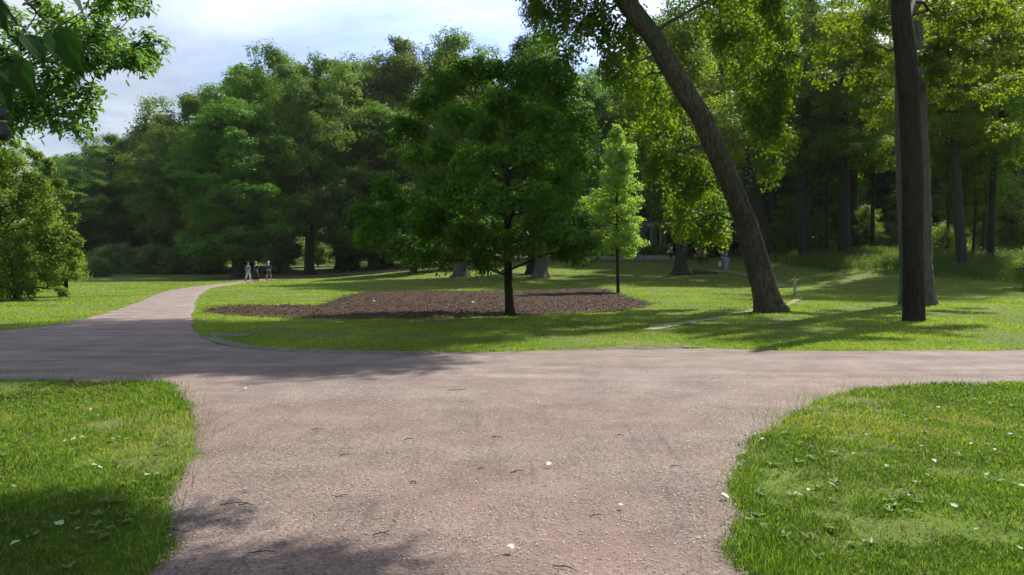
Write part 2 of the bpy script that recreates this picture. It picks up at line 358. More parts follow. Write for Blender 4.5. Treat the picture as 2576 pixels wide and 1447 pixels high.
M['bark_grey'] = bark_mat('bark_grey', (.034, .032, .025), (.112, .106, .086), moss=(.06, .08, .03), mossf=.5, sc=12)
M['bark_far'] = bark_mat('bark_far', (.016, .015, .011), (.052, .048, .036), moss=(.03, .05, .02), mossf=.4, sc=6)
M['gravel'] = ground_mat('gravel', [(.34, (.046, .033, .028)), (.46, (.158, .120, .102)), (.56, (.228, .178, .154)), (.70, (.31, .265, .23))], (.210, .140, .120), .7, fine=48, bump=.9, bd=.012, mid=1.4, streak=(.25, .222, .202))
M['pebble'] = plain('pebble', (.26, .20, .18), .85, .6, 30)
M['turf'] = ground_mat('turf', [(.3, (.034, .058, .009)), (.5, (.095, .145, .018)), (.7, (.160, .210, .035))], (.150, .130, .055), .6, fine=26, bump=.8, bd=.05, mid=2.5)
M['soil'] = ground_mat('soil', [(.3, (.014, .008, .005)), (.5, (.052, .029, .015)), (.68, (.105, .064, .036))], (.066, .034, .020), .5, fine=22, bump=.9, bd=.04, mid=2)
M['bare'] = ground_mat('bare', [(.3, (.06, .06, .03)), (.5, (.13, .11, .07)), (.7, (.20, .18, .12))], (.10, .13, .03), .7, fine=30, bump=.5, bd=.02, mid=4)
M['worn'] = ground_mat('worn', [(.3, (.13, .13, .06)), (.5, (.24, .23, .12)), (.7, (.35, .34, .20))], (.16, .20, .05), .85, fine=30, bump=.5, bd=.02, mid=4)
M['stone'] = ground_mat('stone', [(.3, (.08, .08, .07)), (.5, (.15, .15, .13)), (.7, (.24, .24, .21))], (.10, .11, .08), .6, fine=30, bump=.4, bd=.01)
M['wood'] = bark_mat('wood', (.30, .34, .30), (.45, .50, .45), sc=6, mossf=.3, bump=.3)
M['twig'] = plain('twig', (.055, .038, .028), .9, .3, 20)

# ------------------------------------------------------------------ ground, path, soil
def pts(L): return [F(*p) for p in L]
rr_ = np.geomspace(.6, 3500, 420); aa_ = np.radians(np.linspace(-180, 180, 481)[:-1])
X = rr_[:, None] * np.sin(aa_); Y = rr_[:, None] * np.cos(aa_)
Z = np.where(rr_[:, None] < 320, HT(X, Y), HT(X, Y) * 1.0)
idx = np.arange(X.size).reshape(X.shape); r2 = np.roll(idx, -1, 1)
V = np.c_[X.ravel(), Y.ravel(), Z.ravel()]; V = np.vstack([V, [[0, 0, 0]]])
Q = np.stack([idx[:-1], idx[1:], r2[1:], r2[:-1]], -1).reshape(-1, 4)
T = np.stack([np.full(480, len(V) - 1), idx[0], r2[0]], -1)
tag(link('ground', mesh_np('ground', V, [Q, T], M['turf'], smooth=True)), kind='structure')

verge_left = pts([(-60, 951), (0, 953), (100, 957), (200, 960), (380, 962), (425, 973), (460, 1000), (488, 1050), (502, 1100), (500, 1150), (482, 1200), (455, 1260), (425, 1330), (400, 1400), (385, 1447)]) + [(-1.75, 3.0), (-1.6, 0), (-1.5, -20), (-60, -20), (-60, 10.9)]
verge_right = pts([(2640, 962), (2576, 964), (2300, 970), (2150, 984), (2050, 1010), (1960, 1052), (1905, 1100), (1872, 1160), (1858, 1220), (1848, 1300), (1862, 1380), (1880, 1447)]) + [(1.28, 3.0), (1.5, 0), (1.6, -20), (60, -20), (60, 10.4)]
far_right = pts([(3600, 880), (2576, 881), (2300, 884), (2000, 883), (1700, 878), (1500, 881), (1300, 885), (1100, 888), (900, 886), (700, 882), (600, 875), (550, 864), (515, 848), (492, 828), (486, 800), (490, 765), (503, 742), (545, 724)])
far_left = pts([(560, 713), (480, 722), (400, 736), (320, 766), (260, 790), (190, 808), (100, 824), (0, 833)])
def g2(px, py): a = G(px, py); return (a[0], a[1])
road = [(60, 14.5)] + far_right + [g2(620, 711.5), g2(700, 703), g2(800, 696), g2(905, 689), g2(990, 683.5), g2(1070, 678), g2(1070, 675), g2(990, 680), g2(900, 685), g2(800, 691), g2(700, 697), g2(620, 706)] + far_left + [(-60, 21), (-60, 10.9)]
road += verge_left[1:][::1][:-1]
# walk round: left verge edge down, behind the camera, right verge edge up
road = [(60, 14.5)] + far_right + [g2(620, 711.5), g2(700, 703), g2(800, 696), g2(905, 689), g2(990, 683.5), g2(1070, 678), g2(1070, 675), g2(990, 680), g2(900, 685), g2(800, 691), g2(700, 697), g2(620, 706)] + far_left + [(-60, 21), (-60, 10.9)] + verge_left[1:18] + verge_right[:15][::-1] + [(60, 10.4)]

def JX(x, y): return .34 * (fb(x * 1.6 + 9, y * 1.6, 4) - .5)
def JY(x, y): return .34 * (fb(x * 1.6 + 90, y * 1.6 + 33, 4) - .5)
def sheet(name, poly, m, off, a0=-78, a1=78, r0=.8, r1=130, na=900, nr=620, jit=.5, hfun=None, smooth=True):
    ang = np.radians(np.linspace(a0, a1, na)); rad = np.geomspace(r0, r1, nr)
    X = rad[:, None] * np.sin(ang); Y = rad[:, None] * np.cos(ang)
    d = np.hypot(X, Y)
    jx = jit * (fb(X * 2.3 + 9, Y * 2.3, 4) - .5) * np.minimum(.10 + d * .004, .5); jy = jit * (fb(X * 2.3 + 90, Y * 2.3 + 33, 4) - .5) * np.minimum(.10 + d * .008, .8)
    ins = inpoly(X + jx + (JX(X, Y) if poly is road else 0), Y + jy + (JY(X, Y) if poly is road else 0), poly)
    if poly is road: ins |= dist_poly(X + JX(X, Y), Y + JY(X, Y), poly) < .09
    Z = HT(X, Y) + off + d * .00045
    if poly is road:      # the gravel slips under the turf at its edges
        u, v = X + JX(X, Y), Y + JY(X, Y); sd = dist_poly(u, v, poly) * np.where(inpoly(u, v, poly), 1, -1)
        Z = Z - (.035 + d * .0006) * (1 - ss(-.10, .03 + .004 * d, sd))
    if hfun is not None: Z = Z + hfun(X, Y)
    idx = np.arange(X.size).reshape(X.shape)
    Q = np.stack([idx[:-1, :-1], idx[1:, :-1], idx[1:, 1:], idx[:-1, 1:]], -1).reshape(-1, 4)
    k = (ins[:-1, :-1] & ins[1:, :-1] & ins[1:, 1:] & ins[:-1, 1:]).ravel(); Q = Q[k]
    used, inv = np.unique(Q, return_inverse=True)
    V = np.c_[X.ravel(), Y.ravel(), Z.ravel()][used]
    return mesh_np(name, V, inv.reshape(-1, 4), m, smooth=smooth)
tag(link('gravel_path', sheet('gravel_path', road, M['gravel'], .004, jit=0, hfun=lambda x, y: .010 * (fb(x * 1.5, y * 1.5, 3) - .5) * 1.2 + .006)), kind='structure')
bed = [g2(*p) for p in [(505, 783), (560, 772), (800, 770), (862, 748), (940, 736), (1040, 733), (1200, 736), (1420, 731), (1440, 722), (1525, 723), (1545, 738), (1585, 750), (1645, 768), (1600, 778), (1540, 786), (1400, 790), (1300, 794), (1100, 801), (900, 804), (700, 801), (580, 793), (515, 787)]]
tag(link('soil_bed', sheet('soil_bed', bed, M['soil'], .012, -26, 14, 22, 46, 700, 420, jit=2.4, smooth=False,
    hfun=lambda x, y: (.16 * np.maximum(fb(x * 3.5, y * 3.5, 3) - .45, 0) + .05 * fb(x * 11, y * 11, 2)) * np.minimum(dist_poly(x, y, bed) * 1.2, 1))), kind='structure')
worn = [[(1615, 832), (1640, 818), (1700, 812), (1790, 800), (1900, 778), (1900, 783), (1800, 806), (1720, 818), (1690, 826), (1650, 832)],
        [(1975, 768), (1990, 756), (2010, 748), (2030, 748), (2010, 760), (1985, 772)],
        [(1740, 689), (1780, 681), (1820, 679), (1900, 692), (1960, 706), (1990, 722), (1960, 724), (1900, 702), (1830, 687), (1790, 685)],
        [(1470, 652), (1600, 650), (1712, 649), (1712, 656), (1600, 657), (1480, 656)]]
for wpoly in worn:
    o = link('worn_path', sheet('worn_path', [g2(*p) for p in wpoly], M['worn'], .010, -5, 28, 17, 110, 520, 420, jit=1.6))
    tag(o, kind='structure')
bare = [F(*p) for p in [(1480, 881), (1560, 868), (1640, 862), (1720, 866), (1760, 874), (1700, 880)]]
tag(link('worn_path', sheet('worn_path', bare, M['bare'], .012, 4, 16, 13, 18, 260, 160, jit=2)), kind='structure')

rm = R(15); x = rm.uniform(-18, 8.5, 90000); y = rm.uniform(23, 46, 90000)
ok = inpoly(x + .5 * (fb(x, y) - .5) + rm.normal(0, .12, len(x)), y + .5 * (fb(x + 9, y) - .5) + rm.normal(0, .25, len(x)), bed); x, y = x[ok], y[ok]; k = len(x); a = rm.uniform(0, 6.28, k)
M['chips'] = leaf_mat('chips', (.018, .010, .006), (.058, .034, .021), (1, 1, 1), 0, .1, rnd=0, yellow=(.10, .07, .05))
tag(link('mulch', leaf_mesh('mulch', np.c_[x, y, HT(x, y) + .035 + .09 * fb(x * 3.5, y * 3.5, 3)], np.c_[np.cos(a), np.sin(a), rm.normal(0, .5, k)], rm.normal(0, .6, (k, 3)) + [0, 0, 1], .03 + .06 * rm.random(k) ** 2, .012 + .022 * rm.random(k), M['chips'], rm)), 'dark brown bark chips spread over the planting bed', 'mulch', kind='stuff')
# stone gutter along the tip of the lawn
rg = R(11); gm = MB()
line = np.array(pts([(512, 850), (560, 866), (620, 878), (720, 886), (900, 890), (1090, 892)]))
seg = np.r_[0, np.cumsum(np.linalg.norm(np.diff(line, axis=0), axis=1))]
for row in range(2):
    s_ = 0
    while s_ < seg[-1]:
        L_ = rg.uniform(.17, .27); k = np.searchsorted(seg, s_ + L_ / 2) - 1; k = min(max(k, 0), len(line) - 2)
        t_ = (s_ + L_ / 2 - seg[k]) / (seg[k + 1] - seg[k]); p = line[k] * (1 - t_) + line[k + 1] * t_; d = unit(line[k + 1] - line[k])
        nrm = np.array([-d[1], d[0]]); fade = min(1, (seg[-1] - s_) / 3)
        p = p - nrm * (row * .17 * -1)
        gm.box((p[0], p[1], .006), (L_ / 2 - .008, .075, .022 + .006 * rg.random() * fade), math.atan2(d[1], d[0]), bev=.3)
        s_ += L_
c0 = np.array(F(512, 846))
for i in range(4):
    for j in range(5):
        p = c0 + np.array([.10 + j * .19, -.05 + i * .17 - j * .03])
        gm.box((p[0], p[1], .006), (.085, .075, .022 + .006 * rg.random()), rg.uniform(-.05, .05), bev=.3)
tag(link('stone_gutter', gm.mesh('stone_gutter', M['stone'])), kind='structure')

# ------------------------------------------------------------------ grass blades (nobody could count them)
def on_lawn(x, y):
    u, v = x + JX(x, y), y + JY(x, y)
    sd = dist_poly(u, v, road) * np.where(inpoly(u, v, road), -1, 1)
    return (R(77).random(len(x)) < np.clip((sd + .07) / .17, 0, 1) ** 1.3) & (~inpoly(x, y, bed) | (dist_poly(x, y, bed) < .25 * R(3).random(len(x)) ** 2))
def clump_pts(rng, n, r0, r1, am=.72):
    a = rng.uniform(-am, am, n); r = np.exp(rng.uniform(math.log(r0), math.log(r1), n))
    return r * np.sin(a), r * np.cos(a), r
def blades(name, n, r0, r1, hgt, wid, seed, m, region=None, lean=.35, am=.72, patch=True, kind='stuff'):
    rng = R(seed); x, y, r = clump_pts(rng, n, r0, r1, am)
    ok = on_lawn(x, y) if region is None else region(x, y)
    x, y, r = x[ok], y[ok], r[ok]
    if region is None:
        for wp in WP: 
            kk = ~(inpoly(x, y, wp) & (rng.random(len(x)) < .55)); x, y, r = x[kk], y[kk], r[kk]
    pn = fb(x * .9 + 50, y * .9, 4)
    if patch == 'verge':      # thin, trodden spots where soil and dry thatch show
        q = fb(x * .75 + 3.3, y * .9 + 60, 4); dn = fb(x * 4 + 1, y * 4, 3)
        lft = np.exp(-(((x + 2.6) / .95) ** 2 + ((y - 6.6) / 1.1) ** 2)) * .22 + np.exp(-(((x - 2.5) / 1.3) ** 2 + ((y - 4.7) / .35) ** 2)) * .22
        keep = rng.random(len(x)) < np.clip((q * .6 + dn * .4 - .30 - lft) * 6.0, .07, 1); x, y, r, pn = x[keep], y[keep], r[keep], pn[keep]
    elif patch:
        keep = (rng.random(len(x)) < np.clip((pn - .32) * 6.0, .22, 1)) & ((r > 12) | (rng.random(len(x)) < .25)); x, y, r, pn = x[keep], y[keep], r[keep], pn[keep]
    de = np.minimum(dist_poly(x, y, road), 9)
    edge = np.exp(-(de / .22) ** 2) * (r < 30)
    P = np.c_[x, y, HT(x, y) - .005]
    a = rng.uniform(0, 2 * math.pi, len(x)); le = lean * rng.random(len(x)) ** .7 * 1.6
    A = np.c_[np.cos(a) * le, np.sin(a) * le, np.ones(len(x))]
    b = rng.uniform(0, 2 * math.pi, len(x)); Nn = np.c_[np.cos(b), np.sin(b), np.full(len(x), .3)]
    h = hgt(r) * (.55 + .75 * rng.random(len(x))) * (.75 + .6 * pn) * (1 + .8 * edge * rng.random(len(x)))
    tone = np.clip(.38 + 1.3 * (fb(x * .5 + 7, y * .5, 3) - .5) + .5 * (pn - .5), 0, .9)
    if patch == 'verge': tone = np.clip(tone + .9 * (fb(x * 2.4, y * 2.4 + 70, 3) - .5), 0, .95)
    tone = np.where(rng.random(len(x)) < (.10 if patch == 'verge' else .05), 1.0, tone)
    me = leaf_mesh(name, P, A, Nn, h, wid(r) * (.6 + .8 * rng.random(len(x))), m, rng, 4, tone, fold=.3)
    return tag(link(name, me), kind=kind)
WP = [[g2(*p) for p in q] for q in worn[:3]]
o = blades('lawn_grass', 760000, 3.4, 75, lambda r: .040 + .0003 * r, lambda r: .0010 * r ** .95, 21, M['grass'], am=.9)
o2 = blades('verge_grass', 560000, 3.4, 12.5, lambda r: .036 + .001 * r, lambda r: .0011 * r ** .95, 23, M['verge'], lean=.95, patch='verge', am=1.0)
tag(o2, 'dense short grass of the two verges nearest the viewer', 'grass')
tag(o, 'short green lawn grass covering the verges and the open lawn', 'grass')

# tall grass and herbs at the wood's edge
def ribbon(polypx): return [g2(*p) for p in polypx]
tall1 = ribbon([(1740, 655), (1770, 645), (1800, 640), (1960, 668), (2100, 684), (2250, 692), (2400, 700), (2576, 712), (2900, 730), (2900, 652), (2576, 640), (2300, 640), (2100, 638), (1960, 636), (1800, 636)])
def tall(name, poly, n, h, wdt, seed, label, box, mt='grass_wild'):
    rng = R(seed); x = rng.uniform(box[0], box[1], n); y = rng.uniform(box[2], box[3], n)
    ok = inpoly(x + 1.5 * (fb(x * .6, y * .6) - .5), y + 3 * (fb(x * .6 + 8, y * .6) - .5), poly); x, y = x[ok], y[ok]; k = len(x)
    a = rng.uniform(0, 2 * math.pi, k); le = .35 * rng.random(k); A = np.c_[np.cos(a) * le, np.sin(a) * le, np.ones(k)]
    b = rng.uniform(0, 2 * math.pi, k)
    hh = h * (.45 + .8 * fb(x * .45, y * .45, 3)) * (.6 + .6 * rng.random(k))
    stem = leaf_arrays(np.c_[x, y, HT(x, y)], unit(A), np.c_[np.cos(b), np.sin(b), np.full(k, .2)], hh, np.full(k, wdt), .3)
    # leaves and umbels on the stems
    j = rng.integers(0, k, k * 2); t_ = rng.uniform(.35, 1.0, len(j)); Pl = np.c_[x, y, HT(x, y)][j] + unit(A)[j] * (hh[j] * t_)[:, None] + rng.normal(0, .05, (len(j), 3))
    la = leaf_arrays(Pl, unit(rng.normal(0, 1, (len(j), 3)) * [1, 1, .4]), unit(rng.normal(0, .5, (len(j), 3)) + [0, 0, 1]), np.full(len(j), .13) * rng.uniform(.5, 1.3, len(j)), np.full(len(j), .07), .2)
    V = np.vstack([stem[0], la[0]]); Q = np.vstack([stem[1], la[1] + len(stem[0])])
    var = np.r_[np.clip(.2 + .8 * fb(x * .8, y * .8, 3) * rng.uniform(.6, 1.2, k), 0, 1), rng.uniform(.3, 1, len(j))]
    tag(link(name, mesh_np(name, V, Q, M[mt], var)), label, 'grass', kind='stuff')
tall('tall_grass', tall1, 90000, 1.0, .05, 31, 'tall uncut grass and herbs along the edge of the wood on the right', (13, 62, 42, 100))

# ------------------------------------------------------------------ trees
def clump_leaves(rng, Cc, Rr, per, leaf, twigs=10, spread=.24, up=.35, droop=.25, hang=0, aspect=.6):
    """leaf clusters round twig ends on the clumps"""
    n = len(Cc); d = rng.normal(0, 1, (n, twigs, 3)); d[..., 2] = d[..., 2] * .8 + up; d = unit(d)
    tw = Cc[:, None, :] + d * Rr[:, None, :] * (.35 + .65 * rng.random((n, twigs, 1)) ** .6)
    if hang: tw[..., 2] -= hang * rng.random((n, twigs)) ** 1.5 * Rr[:, None, 2]
    m = max(1, int(per / twigs))
    g = rng.normal(0, 1, (n, twigs, m, 3)) * (Rr[:, None, None, :] * spread)
    if hang: g[..., 2] *= 1.6
    P = (tw[:, :, None, :] + g); o = unit(P - Cc[:, None, None, :]).reshape(-1, 3); P = P.reshape(-1, 3); k = len(P)
    Nn = unit(np.array([0, 0, .55]) + .50 * o + .50 * unit(rng.normal(0, 1, (k, 3))))
    A = unit(np.cross(Nn, rng.normal(0, 1, (k, 3))) + np.array([0, 0, -droop]) + .25 * o)
    L = leaf * (.6 + .7 * rng.random(k)); cl = np.repeat(rng.random(n), twigs * m)
    return P, A, Nn, L, L * aspect, .15 + .6 * cl, tw
def skeleton(rng, trunk, tr, Cc, order=None, twigpts=None, jit=.06, rbase=.02, rk=.014, minr=.012, sides=6, upb=.6):
    """limbs from the trunk to every clump, branching off earlier limbs"""
    nodes = [np.array(p, float) for p in trunk]; rads = list(tr); mb = MB()
    nodes = []; rads = []
    for i in range(len(trunk) - 1):
        for t in np.linspace(0, 1, 6, endpoint=False):
            nodes.append(np.array(trunk[i]) * (1 - t) + np.array(trunk[i + 1]) * t); rads.append(tr[i] * (1 - t) + tr[i + 1] * t)
    nodes.append(np.array(trunk[-1])); rads.append(tr[-1])
    z0 = trunk[0][2]
    zmin = nodes[int(len(nodes) * .12)][2]
    od = np.argsort(np.array([min(np.linalg.norm(np.array(nodes) - c, axis=1)) for c in Cc]))
    for ci in od:
        c = Cc[ci]; NA = np.array(nodes); RA = np.array(rads)
        v = c - NA; D = np.linalg.norm(v, axis=1)
        pen = np.where(v[:, 2] < .25 * D, (.25 * D - v[:, 2]) * upb, 0) + np.where(NA[:, 2] < zmin, 50, 0) + .02 / np.maximum(RA, .004)
        k = int(np.argmin(D + pen)); a = NA[k]; L = D[k]
        if L < .15: continue
        r0 = min(RA[k] * .72, rbase + rk * L); r1 = max(minr * .6, r0 * .35)
        u = (c - a) / L; mid = a + u * L * .5 + np.array([0, 0, -.10 * L if u[2] > .3 else .12 * L]) + rng.normal(0, jit * L, 3)
        ts = np.linspace(0, 1, 6)[:, None]; P = (1 - ts) ** 2 * a + 2 * ts * (1 - ts) * mid + ts ** 2 * c
        P[1:-1] += rng.normal(0, jit * L * .3, (4, 3))
        rad = np.linspace(r0, r1, 6); mb.tube(P, rad, sides, cap=False)
        for q, r_ in zip(P[1:], rad[1:]): nodes.append(q); rads.append(r_)
    if twigpts is not None:
        for i, c in enumerate(Cc):
            for tp in twigpts[i]:
                mid = (c + tp) / 2 + rng.normal(0, .05, 3) * np.linalg.norm(tp - c)
                mb.tube(np.array([c, mid, tp]), [minr * .55, minr * .4, minr * .2], 3, cap=False)
    return mb
def poisson(rng, gen, n, dmin, tries=40):
    out = []
    for _ in range(n * tries):
        p = gen()
        if all(np.linalg.norm((p - q)) > dmin for q in out): out.append(p)
        if len(out) >= n: break
    return np.array(out)
def trunk_mesh(P, rad, m, sides=20, bark=.05, seed=0, step=.35, flare=.5, flh=.7, name='trunk', groove=None):
    P = np.asarray(P, float); rad = np.asarray(rad, float)
    L = np.r_[0, np.cumsum(np.linalg.norm(np.diff(P, axis=0), axis=1))]; n = max(4, int(L[-1] / step)); s = np.linspace(0, 1, n) ** 1.25 * L[-1]
    # smooth interpolation
    def sm(vals):
        lin = np.interp(s, L, vals)
        for _ in range(3): lin[1:-1] = (lin[:-2] + 2 * lin[1:-1] + lin[2:]) / 4
        return lin
    Q = np.stack([sm(P[:, i]) for i in range(3)], 1); r = sm(rad) * (1 + flare * np.exp(-s / flh * 2.2))
    Q = np.vstack([Q[0] + (Q[0] - Q[1]) / max(np.linalg.norm(Q[1] - Q[0]), 1e-6) * .35, Q]); r = np.r_[r[0] * 1.08, r]
    mb = MB(); mb.tube(Q, r, sides, bark, seed)
    V = np.concatenate(mb.v)
    # root buttresses
    k = 5 + seed % 3; ring = V[:(len(Q)) * sides].reshape(len(Q), sides, 3)
    cen = Q[:, None, :]; th = np.arange(sides) * 2 * math.pi / sides
    ss_ = np.r_[0, s]; am = .16 * np.exp(-ss_ / flh * 2.4)[:, None] * (np.sin(th * k + seed) + .6 * np.sin(th * 2 + seed * 2))[None, :] * flare * 2
    ring2 = cen + (ring - cen) * (1 + am)[:, :, None]; V[:len(Q) * sides] = ring2.reshape(-1, 3)
    if groove:      # a seam running up the bole
        th0, z0_, z1_ = groove; dth = (th - th0 + math.pi) % (2 * math.pi) - math.pi; zf = ss(z0_, z0_ + .6, ss_) * (1 - ss(z1_ - 1.2, z1_, ss_))
        g_ = (-.17 * np.exp(-(dth / .10) ** 2) + .07 * np.exp(-((dth - .30) / .16) ** 2) + .05 * np.exp(-((dth + .34) / .2) ** 2))[None, :] * zf[:, None]
        R3 = V[:len(Q) * sides].reshape(len(Q), sides, 3); V[:len(Q) * sides] = (cen + (R3 - cen) * (1 + g_)[:, :, None]).reshape(-1, 3)
    mb.v = [V]
    return mb.mesh(name, m, smooth=True)

def envelope(kind, H, Rc, zb, rng):
    """a random point in the crown of a tree H high"""
    ph0 = rng.uniform(0, 200)
    def gen():
        t = rng.random(); a = rng.uniform(0, 2 * math.pi)
        if kind == 'round': pr = math.sqrt(max(0, 1 - (2 * t ** .9 - .95) ** 2)) if t < 1 else 0
        elif kind == 'oval': pr = math.sin(math.pi * min(1, .08 + t * .92)) ** .6 * (1.05 - .35 * t)
        elif kind == 'cone': pr = (1 - t) ** .8 + .04
        elif kind == 'broad': pr = min(1, .55 + t * 1.4) * math.sqrt(max(0, 1 - max(0, (t - .3) / .72) ** 2))
        elif kind == 'high': pr = .45 + .6 * math.sin(math.pi * t)
        else: pr = 1
        rr = Rc * pr * (rng.random() ** .4) * (.62 + .62 * float(vn(a * 1.1 + ph0, t * 3.3 + ph0)))
        return np.array([rr * math.cos(a), rr * math.sin(a), zb + (H - zb) * t])
    return gen
def variant(seed, kind, H, Rc, zb, tr, nc, cr, per, leaf, lm, bm, hang=0, flat=.7, lean=(0, 0), twigs=10, top=.60, aspect=.6, sides=14, upb=.6, droop=.25):
    rng = R(seed)
    n = 7; tz = np.linspace(0, H * top, n); wob = rng.normal(0, .022 * H, (n, 2)); wob[0] = 0
    P = np.c_[lean[0] * (tz / H) ** 1.4 * H + np.cumsum(wob[:, 0]) * .6, lean[1] * (tz / H) ** 1.4 * H + np.cumsum(wob[:, 1]) * .6, tz]
    rad = tr * (1 - tz / H * .93) ** .9 + .01
    Cc = poisson(rng, envelope(kind, H - cr * .6, Rc - cr * .7, zb, rng), nc, cr * .75)
    Cc[:, :2] += np.c_[np.interp(Cc[:, 2], tz, P[:, 0]), np.interp(Cc[:, 2], tz, P[:, 1])]
    s = rng.uniform(.7, 1.3, len(Cc)); Rr = np.c_[cr * s, cr * s, cr * s * flat]
    Pp, A, Nn, L, W, tone, tw = clump_leaves(rng, Cc, Rr, per, leaf, twigs, hang=hang, aspect=aspect, droop=droop)
    return dict(trunk=trunk_mesh(P, rad, bm, sides, .04, seed, .6), branches=skeleton(rng, P, rad, Cc, upb=upb, rk=.02).mesh('branches', bm, True),
                crown=leaf_mesh('crown', Pp, A, Nn, L, W, lm, rng, 4, tone), H=H)
def place_tree(v, name, loc, H, label, cat='tree', group=None, rz=0, wide=1.0):
    s = H / v['H']; o = empty(name, loc, label, cat, group, rz, (s * wide, s * wide, s))
    for p in ('trunk', 'branches', 'crown'): link(p, v[p], o)
    return o
def custom_tree(name, base, label, tp, trd, Cc, Rr, per, leaf, lm, bm, seed, sides=24, bark=.06, flare=.5, step=.2, twigs=10, shape=4, droop=.25, hang=0, twigbr=False, rk=.014, aspect=.6, spread=.24, upb=.6, tipr=.012, flh=.7, cat='tree', group=None, minr=.012, extra=None, groove=None):
    rng = R(seed); o = empty(name, base, label, cat, group)
    link('trunk', trunk_mesh(tp, trd, bm, sides, bark, seed, step, flare, flh, groove=groove), o)
    Pp, A, Nn, L, W, tone, tw = clump_leaves(rng, Cc, Rr, per, leaf, twigs, spread, droop=droop, hang=hang, aspect=aspect)
    if extra is not None:
        E = clump_leaves(rng, *extra[:4], twigs, spread, droop=droop, hang=hang, aspect=aspect)
        Pp, A, Nn = (np.vstack([a_, b_]) for a_, b_ in zip((Pp, A, Nn), E[:3])); L, W, tone = (np.r_[a_, b_] for a_, b_ in zip((L, W, tone), E[3:6]))
        Cc = np.vstack([Cc, extra[0]]); tw = np.concatenate([tw, E[6]])
    link('branches', skeleton(rng, tp, trd, Cc, twigpts=tw[:, :5] if twigbr else None, rk=rk, upb=upb, minr=minr).mesh('branches', bm, True), o)
    link('crown', leaf_mesh('crown', Pp, A, Nn, L, W, lm, rng, shape, tone), o)
    return o
def gz(x, y): return float(HT(x, y))
def px2x(px, Y): return (px - PW / 2) / FPX * Y

VAR = {}
VAR['b1'] = variant(101, 'round', 20, 8.0, 4.2, .50, 96, 1.25, 760, .25, M['leaf_far'], M['bark_far'], flat=.75)
VAR['b2'] = variant(102, 'broad', 20, 9.0, 3.6, .55, 110, 1.3, 760, .25, M['leaf_deep'], M['bark_far'], flat=.7)
VAR['b3'] = variant(103, 'oval', 20, 6.6, 2.5, .42, 96, 1.15, 760, .25, M['leaf_far'], M['bark_far'], flat=.85)
VAR['b4'] = variant(104, 'round', 20, 7.2, 2.0, .45, 105, 1.2, 760, .25, M['leaf_deep'], M['bark_far'], flat=.65)
VAR['high1'] = variant(105, 'high', 22, 4.6, 9.5, .36, 58, 1.5, 420, .30, M['leaf_maple'], M['bark_dark'], flat=.5)
VAR['high2'] = variant(106, 'high', 22, 4.2, 11, .30, 50, 1.4, 420, .30, M['leaf_deep'], M['bark_dark'], flat=.6, lean=(.05, 0))
VAR['high3'] = variant(107, 'high', 22, 5.0, 7.5, .40, 64, 1.5, 420, .32, M['leaf_maple'], M['bark_far'], flat=.5, lean=(-.04, .02))
VAR['birch'] = variant(108, 'oval', 22, 3.8, 7, .22, 62, 1.05, 300, .30, M['leaf_far'], M['bark_grey'], hang=1.6, flat=1.1)
VAR['spruce'] = variant(109, 'cone', 24, 4.6, 2, .36, 120, 1.0, 520, .24, M['leaf_spruce'], M['bark_dark'], hang=1.3, flat=.5, aspect=.3, top=.98, upb=0, droop=.9)
VAR['under'] = variant(110, 'round', 7, 2.6, .6, .09, 46, .75, 420, .17, M['leaf_shrub'], M['bark_dark'], flat=.6)
VAR['shrub'] = variant(111, 'broad', 3.2, 2.3, .2, .06, 46, .62, 330, .13, M['leaf_shrub'], M['bark_dark'], flat=.8)

LEFT = 'trees on the left side of the park'
def T(kind, px, Y, H, label, name='tree', group=None, rz=0, wide=1.0, cat='tree'):
    x = px2x(px, Y); return place_tree(VAR[kind], name, (x, Y, gz(x, Y)), H, label, cat, group, rz, wide)
def topH(px, pytop, Y):
    return at(px, pytop, Y)[2] - gz(px2x(px, Y), Y)
FAR = 'broad trees closing the far side of the lawn'
T('b1', 150, 120, topH(150, 385, 120), 'low round green tree behind the left shrub, lowest of the far left skyline', 'broadleaf_tree', FAR, .3)
T('b3', 235, 132, topH(235, 365, 132), 'rounded far tree between the lowest skyline tree and the birch', 'broadleaf_tree', FAR, 1.2, 1.25)
T('b1', 300, 126, topH(300, 335, 126), 'wide far tree just left of the tall birch on the skyline', 'broadleaf_tree', FAR, 2.6, 1.2)
T('birch', 385, 118, topH(385, 248, 118), 'slim birch with hanging foliage standing above the left skyline', 'birch_tree', None, .8, 1.15)
T('b4', 340, 116, 13.5, 'dark willow like tree drooping over the long hedge', 'willow_tree', FAR, 2.2, 1.2)
T('b2', 470, 112, topH(470, 262, 96), 'dark tree right of the birch with a layered crown', 'broadleaf_tree', FAR, 0.3)
T('b4', 598, 80, topH(598, 240, 80), 'layered maple whose forked trunk stands left of the three walkers', 'maple_tree', FAR, .1, 1.15)
T('b2', 690, 98, topH(690, 125, 98), 'tall oak with a broad rounded top, leftmost of the two highest left crowns', 'oak_tree', FAR, 1.9, .92)
T('b1', 778, 86, topH(778, 130, 86), 'tall oak with open limbs right of the broad rounded oak', 'oak_tree', FAR, 4.0, .85)
T('b3', 880, 104, topH(880, 165, 104), 'tall green tree filling the gap behind the open limbed oak', 'broadleaf_tree', FAR, .9, 1.1)
T('b3', 975, 100, topH(975, 88, 100), 'pale topped tall tree left of the young oak, rising above its neighbours', 'broadleaf_tree', FAR, 2.4, .9)
T('b1', 1135, 108, topH(1135, 62, 108), 'highest distant tree seen above the young oak in the middle', 'broadleaf_tree', FAR, 5.1, .8)
T('b3', 1060, 118, topH(1060, 190, 118), 'distant green tree between the two highest distant crowns', 'broadleaf_tree', FAR, 3.1, 1.1)
T('b3', 1210, 96, topH(1210, 135, 96), 'dark leafy tree to the left of the drooping spruce', 'broadleaf_tree', FAR, 0.6, .8)
